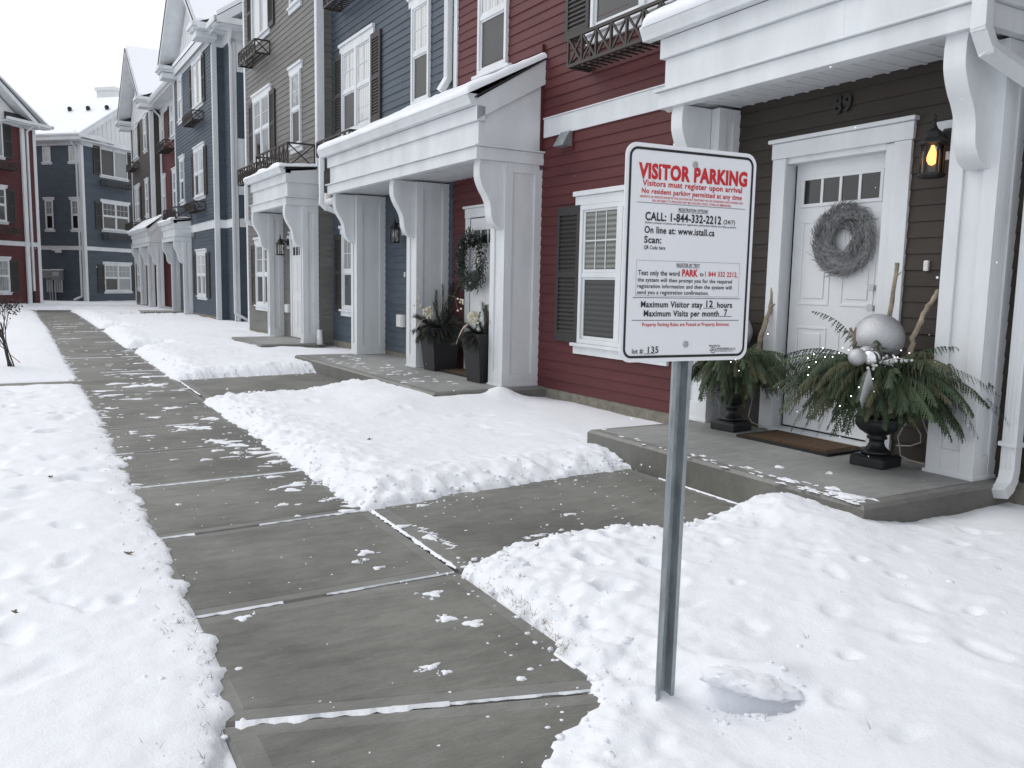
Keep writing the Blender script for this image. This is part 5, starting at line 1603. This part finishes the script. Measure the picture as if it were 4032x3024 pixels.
# ---------------------------------------------------------------- tall planters at the red house
def tall_planter(x, y, label, glabel, flabel, blabel, llabel, seed, hgt=.30):
    rnd = random.Random(seed)
    t = thing("planter", label, 'planter', (x, y, .173), R(3), "tall black planters")
    b = MB(); w0, w1, h = .145, .20, .535
    b.hexa([(-w0, -w0, 0), (w0, -w0, 0), (w0, w0, 0), (-w0, w0, 0), (-w1, -w1, h), (w1, -w1, h), (w1, w1, h), (-w1, w1, h)])
    b.build("pot", M['planter'], t, bevel=.006)
    r = MB()
    for a in ((-w1, w1, -w1, -w1 + .02), (-w1, w1, w1 - .02, w1), (-w1, -w1 + .02, -w1 + .02, w1 - .02), (w1 - .02, w1, -w1 + .02, w1 - .02)):
        r.box(*a, h, h + .014)
    r.build("rim", M['planter'], t)
    zt = .173 + h
    pn = MB()
    for k in range(34):
        a = rnd.uniform(0, 6.28); up = rnd.uniform(.2, 1.2); L = rnd.uniform(.18, .34)
        pine_sprig(pn, (.08 * math.cos(a), .08 * math.sin(a), .0), (math.cos(a), math.sin(a), up), L, .07, 1.3 if up < .8 else .3, 26, 0, rnd)
    for k in range(9):
        pine_sprig(pn, (rnd.gauss(.04, .05), rnd.gauss(0.02, .05), .02), (rnd.gauss(.05, .22), rnd.gauss(0, .22), 1), hgt + rnd.uniform(-.12, .22), .07, .1, 26, 0, rnd)
    for k in range(16):
        a = rnd.uniform(2.4, 5.2)
        pine_sprig(pn, (.1 * math.cos(a), .1 * math.sin(a), .0), (math.cos(a), math.sin(a), .15), rnd.uniform(.2, .3), .075, 1.9, 22, 0, rnd)
    for k in range(3):
        a = rnd.uniform(4.2, 6.2)
        pn.tube([(0, 0, .1), (.18 * math.cos(a), .18 * math.sin(a), .42), (.34 * math.cos(a), .34 * math.sin(a), .40), (.40 * math.cos(a), .40 * math.sin(a), .25)], .0025, 5, 1)
    o = pn.build("pine_greenery", [M['pine'], M['birch']], None, loc=(x, y, zt)); tag(o, glabel, 'greenery', "pine arrangements in the planters")
    fl = MB()
    fc = Vector((-.20, -.08, .20))
    for k in range(150):
        d = Vector((rnd.gauss(0, 1), rnd.gauss(0, 1), rnd.gauss(0, 1))).normalized()
        c = fc + d * .07 * rnd.uniform(.7, 1.05)
        u = d.cross(Vector((.3, .5, .8))).normalized() * .013; v = d.cross(u).normalized() * .013
        fl.quad([c - u, c - v, c + u + d * .008, c + v])
    o = fl.build("cream_flower", M['cream'], None, loc=(x, y, zt)); tag(o, flabel, 'flower', "cream hydrangea heads")
    br = MB()
    for (cx, cy, cz) in ((-.26, .06, .34), (-.24, -.20, .22)):
        for k in range(9):
            br.sphere((cx + rnd.gauss(0, .02), cy + rnd.gauss(0, .025), cz + rnd.uniform(-.09, .06)), .0125, 10, 7)
    o = br.build("cream_berries", M['cream'], None, smooth=True, loc=(x, y, zt)); tag(o, blabel, 'berry spray', "cream berry picks")
    lf = MB()
    for k, (a, L) in enumerate(((3.0, .20), (2.7, .15))):
        d = Vector((math.cos(a), math.sin(a), 0)); s_ = Vector((-d.y, d.x, 0))
        pr = None
        for j in range(9):
            f = j / 8
            c = Vector((-.16, -.02, .10)) + d * L * f + Vector((0, 0, .07 * math.sin(f * 2.2) - .26 * f * f))
            w_ = (.008 + .030 * math.sin(min(1, f * 1.15) * math.pi)) * (.75 if j % 2 else 1.1)
            row = (c - s_ * w_, c + s_ * w_)
            if pr: lf.quad([pr[0], pr[1], row[1], row[0]])
            pr = row
    o = lf.build("burlap_leaf", M['ribbon'], None, loc=(x, y, zt)); tag(o, llabel, 'leaf pick', "burlap leaves in the planters")
tall_planter(4.47, 9.64, "tall black planter left of the doormat, by the middle porch column", "tall dark pine arrangement in the left tall planter", "cream flower head in the left tall planter", "cream berries in the left tall planter", "pale burlap leaf drooping over the left tall planter", 3, .42)
tall_planter(4.42, 8.32, "tall black planter half hidden behind the right porch column", "low dark pine arrangement beside the right porch column", "cream flower head beside the right porch column", "cream berries beside the right porch column", "pale burlap leaf drooping beside the right porch column", 8, .12)

# ---------------------------------------------------------------- shrub on the left
def shrub(x, y, z, H, label, seed, leaves=True):
    rnd = random.Random(seed)
    t = thing("shrub", label, 'shrub', (x, y, z))
    w = MB(); tips = []
    def grow(p, d, L, r, lev):
        pts = [p]; q = Vector(p); dd = Vector(d)
        n = 5
        for i in range(n):
            dd = (dd + Vector((rnd.gauss(0, .10), rnd.gauss(0, .10), .08))).normalized()
            q = q + dd * (L / n); pts.append(q.copy())
            if lev < 3 and i >= 1 and rnd.random() < (.75 if lev < 2 else .5):
                sd = (dd + Vector((rnd.gauss(0, .55), rnd.gauss(0, .55), rnd.uniform(-.1, .3)))).normalized()
                grow(q.copy(), sd, L * rnd.uniform(.38, .62), r * .6, lev + 1)
        w.tube(pts, [r * (1 - .65 * i / n) for i in range(n + 1)], 5)
        tips.append(pts[-1])
    for k in range(6):
        a = rnd.uniform(0, 6.28)
        grow(Vector((rnd.gauss(0, .02), rnd.gauss(0, .02), -.05)), Vector((.32 * math.cos(a), .32 * math.sin(a), 1)).normalized(), H * rnd.uniform(.75, 1.0), .011, 0)
    w.build("branches", M['bark'], t)
    if leaves:
        lm = MB()
        for k in range(120):
            c = Vector((.02 + rnd.gauss(0, .07), rnd.gauss(0, .06), H * .93 + rnd.gauss(0, .055)))
            u = Vector((rnd.gauss(0, 1), rnd.gauss(0, 1), rnd.gauss(0, 1))).normalized() * .018
            v = u.cross(Vector((rnd.gauss(0, 1), rnd.gauss(0, 1), rnd.gauss(0, 1)))).normalized() * .013
            lm.quad([c - u, c - v, c + u, c + v])
        lm.build("dead_leaves", M['deadleaf'], t)
        tg = MB(); tg.bar((.0, -.03, .16), (.10, -.05, .06), .018, .006); tg.build("plant_tag", M['orange'], t)
shrub(-.27, 12.7, .07, .86, "bare brown shrub with a dark leaf clump on top and an orange tag", 5)

# ---------------------------------------------------------------- loose snow, ice, grass
rs_ = random.Random(21)
sc_ = MB()
def scrap(x, y, rx, ry, rot=0, h=.007, z=.0005):
    n = 16; base = len(sc_.v)
    ph = [rs_.uniform(.55, 1.25) for _ in range(n)]
    ph = [(ph[i] * 1.4 + ph[i - 1] * .6) / 2 * (1 + .35 * math.sin(2 * math.pi * i / n * 3 + x * 40)) for i in range(n)]
    c_, s_ = math.cos(rot), math.sin(rot)
    for f, zz in ((1, 0), (.8, h * .8), (.45, h)):
        for k in range(n):
            a = 2 * math.pi * k / n
            u, v = rx * ph[k] * f * math.cos(a), ry * ph[k] * f * math.sin(a)
            sc_.v.append((x + u * c_ - v * s_, y + u * s_ + v * c_, z + zz * rs_.uniform(.7, 1.2) if f < 1 else z))
    for r_i in range(2):
        for k in range(n):
            j = (k + 1) % n
            sc_.f.append((base + r_i * n + k, base + r_i * n + j, base + (r_i + 1) * n + j, base + (r_i + 1) * n + k)); sc_.m.append(0)
    sc_.f.append(tuple(base + 2 * n + k for k in range(n))); sc_.m.append(0)
PATCH = [(1.39, 3.04, .042, .035), (1.335, 2.78, .038, .030), (1.40, 2.70, .045, .032), (1.11, 2.44, .035, .018), (1.14, 2.38, .02, .014), (.65, 3.14, .035, .028), (1.33, 3.67, .04, .035), (1.24, 3.56, .02, .018), (1.30, 3.44, .03, .02), (1.29, 3.57, .015, .014)]
PATCH += [(1.42, 6.36, .05, .03), (1.49, 6.07, .10, .05), (1.31, 6.08, .03, .02), (1.31, 5.39, .05, .03), (1.37, 5.12, .10, .035), (1.33, 5.0, .06, .04), (1.24, 5.06, .03, .02), (1.10, 7.56, .10, .06), (1.22, 7.46, .10, .07), (1.04, 7.40, .05, .04), (1.20, 6.83, .06, .05), (1.27, 6.72, .10, .06), (1.33, 6.55, .09, .06), (1.15, 6.41, .05, .03), (1.26, 6.28, .05, .03), (.55, 6.39, .03, .05), (1.02, 6.12, .04, .03), (1.20, 4.69, .035, .025), (1.50, 4.70, .04, .02), (1.43, 4.67, .03, .015), (.94, 8.18, .05, .04), (.67, 7.39, .03, .02), (.76, 7.24, .04, .02), (1.37, 7.93, .10, .07), (1.14, 8.71, .09, .05), (1.46, 5.84, .09, .04), (1.55, 5.62, .06, .06), (1.44, 6.20, .12, .05), (1.02, 10.65, .16, .12), (1.26, 10.69, .14, .12), (.85, 10.95, .14, .08), (.64, 10.3, .12, .06), (1.63, 3.99, .05, .035), (1.91, 4.33, .05, .02), (1.69, 3.76, .03, .05), (2.21, 3.54, .05, .012), (2.57, 3.80, .04, .015), (1.62, 6.0, .07, .1), (1.3, 11.6, .2, .06), (1.1, 12.0, .2, .05), (.7, 9.9, .16, .05), (.9, 9.5, .12, .04)]
for p in PATCH:
    scrap(*p, rot=rs_.uniform(-.3, .3))
    for k in range(rs_.randint(2, 5)):
        a = rs_.uniform(0, 6.28); q = rs_.uniform(.9, 1.9)
        scrap(p[0] + p[2] * q * math.cos(a), p[1] + p[3] * q * math.sin(a), p[2] * rs_.uniform(.08, .3), p[3] * rs_.uniform(.1, .35), 0, .004)
for k in range(170):
    y = rs_.choice((rs_.uniform(4.4, 9), rs_.uniform(7, 16), rs_.uniform(9, 30)))
    big = rs_.random() < .2
    l, r = swx(y)
    x = rs_.uniform(l + .02, r - .03) if rs_.random() < .6 else (l + abs(rs_.gauss(0, .14)) if rs_.random() < .5 else r - abs(rs_.gauss(0, .2)))
    f = 1 if y < 9 else 1.5
    scrap(x, y, f * rs_.uniform(.008, .03) * (2.2 if big else 1), f * rs_.uniform(.006, .02) * (1.7 if big else 1), rs_.uniform(-.4, .4), .005)
for k in range(120):
    scrap(rs_.uniform(.52, 1.58), rs_.uniform(1.5, 8.5), rs_.uniform(.002, .006), rs_.uniform(.002, .006), 0, .003)
for k in range(40):
    scrap(rs_.uniform(1.7, 3.5), rs_.uniform(3.6, 4.4), rs_.uniform(.002, .012), rs_.uniform(.002, .009), 0, .003)
def strip(x0, y0, x1, y1, w, cover=1.0, h=.006):
    """snow lying in a joint"""
    L = math.hypot(x1 - x0, y1 - y0); n = max(8, int(L / .018))
    dx, dy = (x1 - x0) / L, (y1 - y0) / L
    on = rs_.random() < cover
    prev = None
    for i in range(n + 1):
        if rs_.random() < .07: on = rs_.random() < cover
        f = i / n; x, y = x0 + (x1 - x0) * f, y0 + (y1 - y0) * f
        q_ = np.array(x * 17 + y * 17); wa = w * max(.12, .80 + 1.5 * float(fbm(q_, q_ * 0 + x0, 3.0, 4, 3))); wb = w * max(.12, .75 + 1.5 * float(fbm(q_, q_ * 0 + y1, 3.0, 4, 9)))
        row = ((x - dy * wa, y + dx * wa, -.001), (x, y, h), (x + dy * wb, y - dx * wb, -.001)) if on else None
        if prev and row:
            sc_.quad([prev[0], row[0], row[1], prev[1]]); sc_.quad([prev[1], row[1], row[2], prev[2]])
        prev = row
strip(.46, 2.37, 1.06, 2.19, .017, 1, .010); strip(1.06, 2.19, 1.55, 2.04, .007, .95)
strip(.46, 3.23, .82, 3.233, .011, 1); strip(1.0, 3.235, 1.16, 3.237, .008, 1); strip(1.16, 3.237, 1.6, 3.24, .004, .45)
strip(.45, 4.32, .66, 4.332, .012, 1); strip(.66, 4.33, 1.60, 4.385, .007, .45); strip(1.25, 4.37, 1.6, 4.385, .013, 1)
for a, b in ((5.45, 5.50), (6.56, 6.60), (7.66, 7.72), (8.86, 8.95)):
    strip(.45, a, 1.56, b, .009, .5)
for a0, a1 in J[10:24]: strip(.42, a0, 1.5, a1, .012, .45)
strip(1.615, 3.28, 1.612, 4.38, .014, 1, .008); strip(1.57, 9.0, 1.55, 11.1, .014, .8)
strip(3.62, 3.45, 3.62, 4.3, .012, .8)
for k in range(16): scrap(1.70 + rs_.uniform(0, .05), 3.55 + k * .025, rs_.uniform(.01, .03), rs_.uniform(.006, .012), 0, .003)
for k in range(70):   # dusting on the porch slabs
    y = 2.75 + abs(rs_.gauss(0, .8)); scrap(3.64 + abs(rs_.gauss(.05, .05)), min(y, 5.1), rs_.uniform(.004, .02), rs_.uniform(.008, .035), 0, .003, .1922)
for (x, y, a, b) in ((3.74, 2.86, .05, .10), (3.80, 3.02, .03, .06), (3.72, 3.25, .02, .06), (4.1, 3.3, .03, .02), (3.95, 3.55, .02, .03)): scrap(x, y, a, b, .3, .012, .192)
for k in range(60): scrap(3.5 + rs_.uniform(.02, .6), rs_.uniform(8.2, 12), rs_.uniform(.01, .05), rs_.uniform(.01, .04), 0, .003, .175)
o = sc_.build("snow_scraps", M['snow'], None, smooth=True); o["kind"] = "stuff"

ck = MB()
ck.sphere((0, 0, 0), 1, 56, 28)
for i, (x, y, z) in enumerate(ck.v):
    f = 1 + .38 * float(fbm(np.array(x * 1.1 + 5), np.array(y * 1.1 + 2), 1.5, 4, 77)) + .14 * float(fbm(np.array(x * 6), np.array(y * 6 + z * 4), 1.5, 3, 78))
    zz = (abs(z) ** .7) * (1 if z > 0 else -1)
    ck.v[i] = (x * .150 * f, y * .085 * f, zz * (.034 if z > 0 else .030) + .012 * float(fbm(np.array(x * 3), np.array(y * 3), 1.2, 4, 79)))
ck = ck.build("snow_slab", M['snow'], None, smooth=True, loc=(1.914, 1.772, .052))
ck.rotation_euler = (R(-7), R(7), R(-36))
tag(ck, "broken crusty slab of snow tilted over a hollow right of the sign post", 'snow slab')

cl_ = MB()
def clod(x, y, z, r):
    base = len(cl_.v); n = 7
    sx, sy, sz = rs_.uniform(.7, 1.3), rs_.uniform(.7, 1.3), rs_.uniform(.35, .7)
    cl_.sphere((x, y, z), r, n, 5)
    for i in range(base, len(cl_.v)):
        v = cl_.v[i]; k = 1 + rs_.uniform(-.22, .22)
        cl_.v[i] = (x + (v[0] - x) * sx * k, y + (v[1] - y) * sy * k, z + (v[2] - z) * sz * k)
def edge_clods(n, ya, yb, side, spread, rmax):
    for k in range(n):
        y = rs_.uniform(ya, yb)
        x = float(np.interp(y, *(XL if side < 0 else XR))) + side * (rs_.gauss(.07, spread))
        h = max(0.0, float(snow_h(np.array([x]), np.array([y]))[0]))
        clod(x, y, h + .001, min(rmax, .0025 + rs_.expovariate(1 / .0040)))
edge_clods(170, 1.2, 3.35, 1, .10, .022); edge_clods(190, 4.4, 9.0, 1, .10, .022); edge_clods(150, 1.8, 8, -1, .06, .012); edge_clods(120, 11.2, 16, 1, .12, .025)
for (fa, fb2, xa, xb, sg, n) in ((W1a, None, 1.65, 3.6, -1, 150), (W1b, None, 1.65, 3.7, 1, 180), (W2a, None, 1.6, 3.4, -1, 120), (W2b, None, 1.6, 3.4, 1, 120)):
    for k in range(n):
        x = rs_.uniform(xa, xb); y = float(np.interp(x, *fa)) + sg * rs_.gauss(.08, .10)
        h = max(0.0, float(snow_h(np.array([x]), np.array([y]))[0])); clod(x, y, h + .001, min(.026, .003 + rs_.expovariate(1 / .0050)))
for k in range(60):
    a = rs_.uniform(0, 6.28); d = abs(rs_.gauss(0, .09)); x, y = 1.84 + d * math.cos(a), 1.70 + d * .8 * math.sin(a)
    clod(x, y, float(snow_h(np.array([x]), np.array([y]))[0]) + .002, min(.018, .003 + rs_.expovariate(1 / .004)))
for k in range(90):
    x, y = rs_.uniform(1.7, 4.3), rs_.uniform(.9, 3.2)
    clod(x, y, max(0, float(snow_h(np.array([x]), np.array([y]))[0])), min(.014, .002 + rs_.expovariate(1 / .003)))
o = cl_.build("snow_crumbs", M['snow'], None, smooth=True); o["kind"] = "stuff"

gm = MB(); rg_ = random.Random(31)
def tuft(x, y, z, n, s=1.0):
    for k in range(n):
        a = rg_.uniform(0, 6.28); L = rg_.uniform(.012, .04) * s
        bx, by = x + rg_.gauss(0, .012), y + rg_.gauss(0, .012)
        d = Vector((math.cos(a) * rg_.uniform(.3, 1), math.sin(a) * rg_.uniform(.3, 1), rg_.uniform(.1, .7))).normalized() * L
        p = Vector((bx, by, z)); s_ = Vector((-d.y, d.x, 0)).normalized() * .0011
        gm.quad([p - s_, p + s_, p + d * .6 + s_ * .6, p + d])
for k in range(60):
    y = rg_.choice((rg_.uniform(1.9, 3.3), rg_.uniform(2.2, 5.5))); x = float(np.interp(y, *XL)) - abs(rg_.gauss(0, .07)) + .01
    tuft(x, y, float(snow_h(np.array([x]), np.array([y]))[0]) + .002, rg_.randint(2, 6))
for k in range(70):
    y = rg_.choice((rg_.uniform(2.15, 3.1), rg_.uniform(2.3, 3.0), rg_.uniform(4.6, 7))); x = float(np.interp(y, *XR)) + abs(rg_.gauss(0, .05)) - .015
    tuft(x, y, max(0, float(snow_h(np.array([x]), np.array([y]))[0])) + .002, rg_.randint(2, 7))
for k in range(20):
    x, y = rg_.uniform(1.8, 4), rg_.uniform(1.2, 3.1)
    tuft(x, y, float(snow_h(np.array([x]), np.array([y]))[0]) + .001, rg_.randint(1, 2), 1.2)
for (x, y) in ((-.26, 6.9), (.05, 5.6), (.33, 4.0), (-.1, 3.4), (2.2, 6.0), (2.05, 3.3)):
    z = float(snow_h(np.array([x]), np.array([y]))[0])
    for k in range(7):
        u = Vector((rg_.gauss(0, .012), rg_.gauss(0, .012), rg_.uniform(0, .01))); gm.bar(Vector((x, y, z + .003)), Vector((x, y, z + .004)) + u, .006, .003)
o = gm.build("dead_grass", M['grass']); o["kind"] = "stuff"

fk = MB(); rf_ = random.Random(41)
for k in range(110):
    d = rf_.uniform(1.6, 11); a = R(30) + rf_.uniform(-.55, .52); e = rf_.uniform(-.28, .24)
    fk.sphere((d * math.sin(a), d * math.cos(a), max(.1, 1.285 + d * e)), rf_.uniform(.0016, .0032), 6, 4)
o = fk.build("falling_snowflakes", M['roofsnow']); o["kind"] = "stuff"
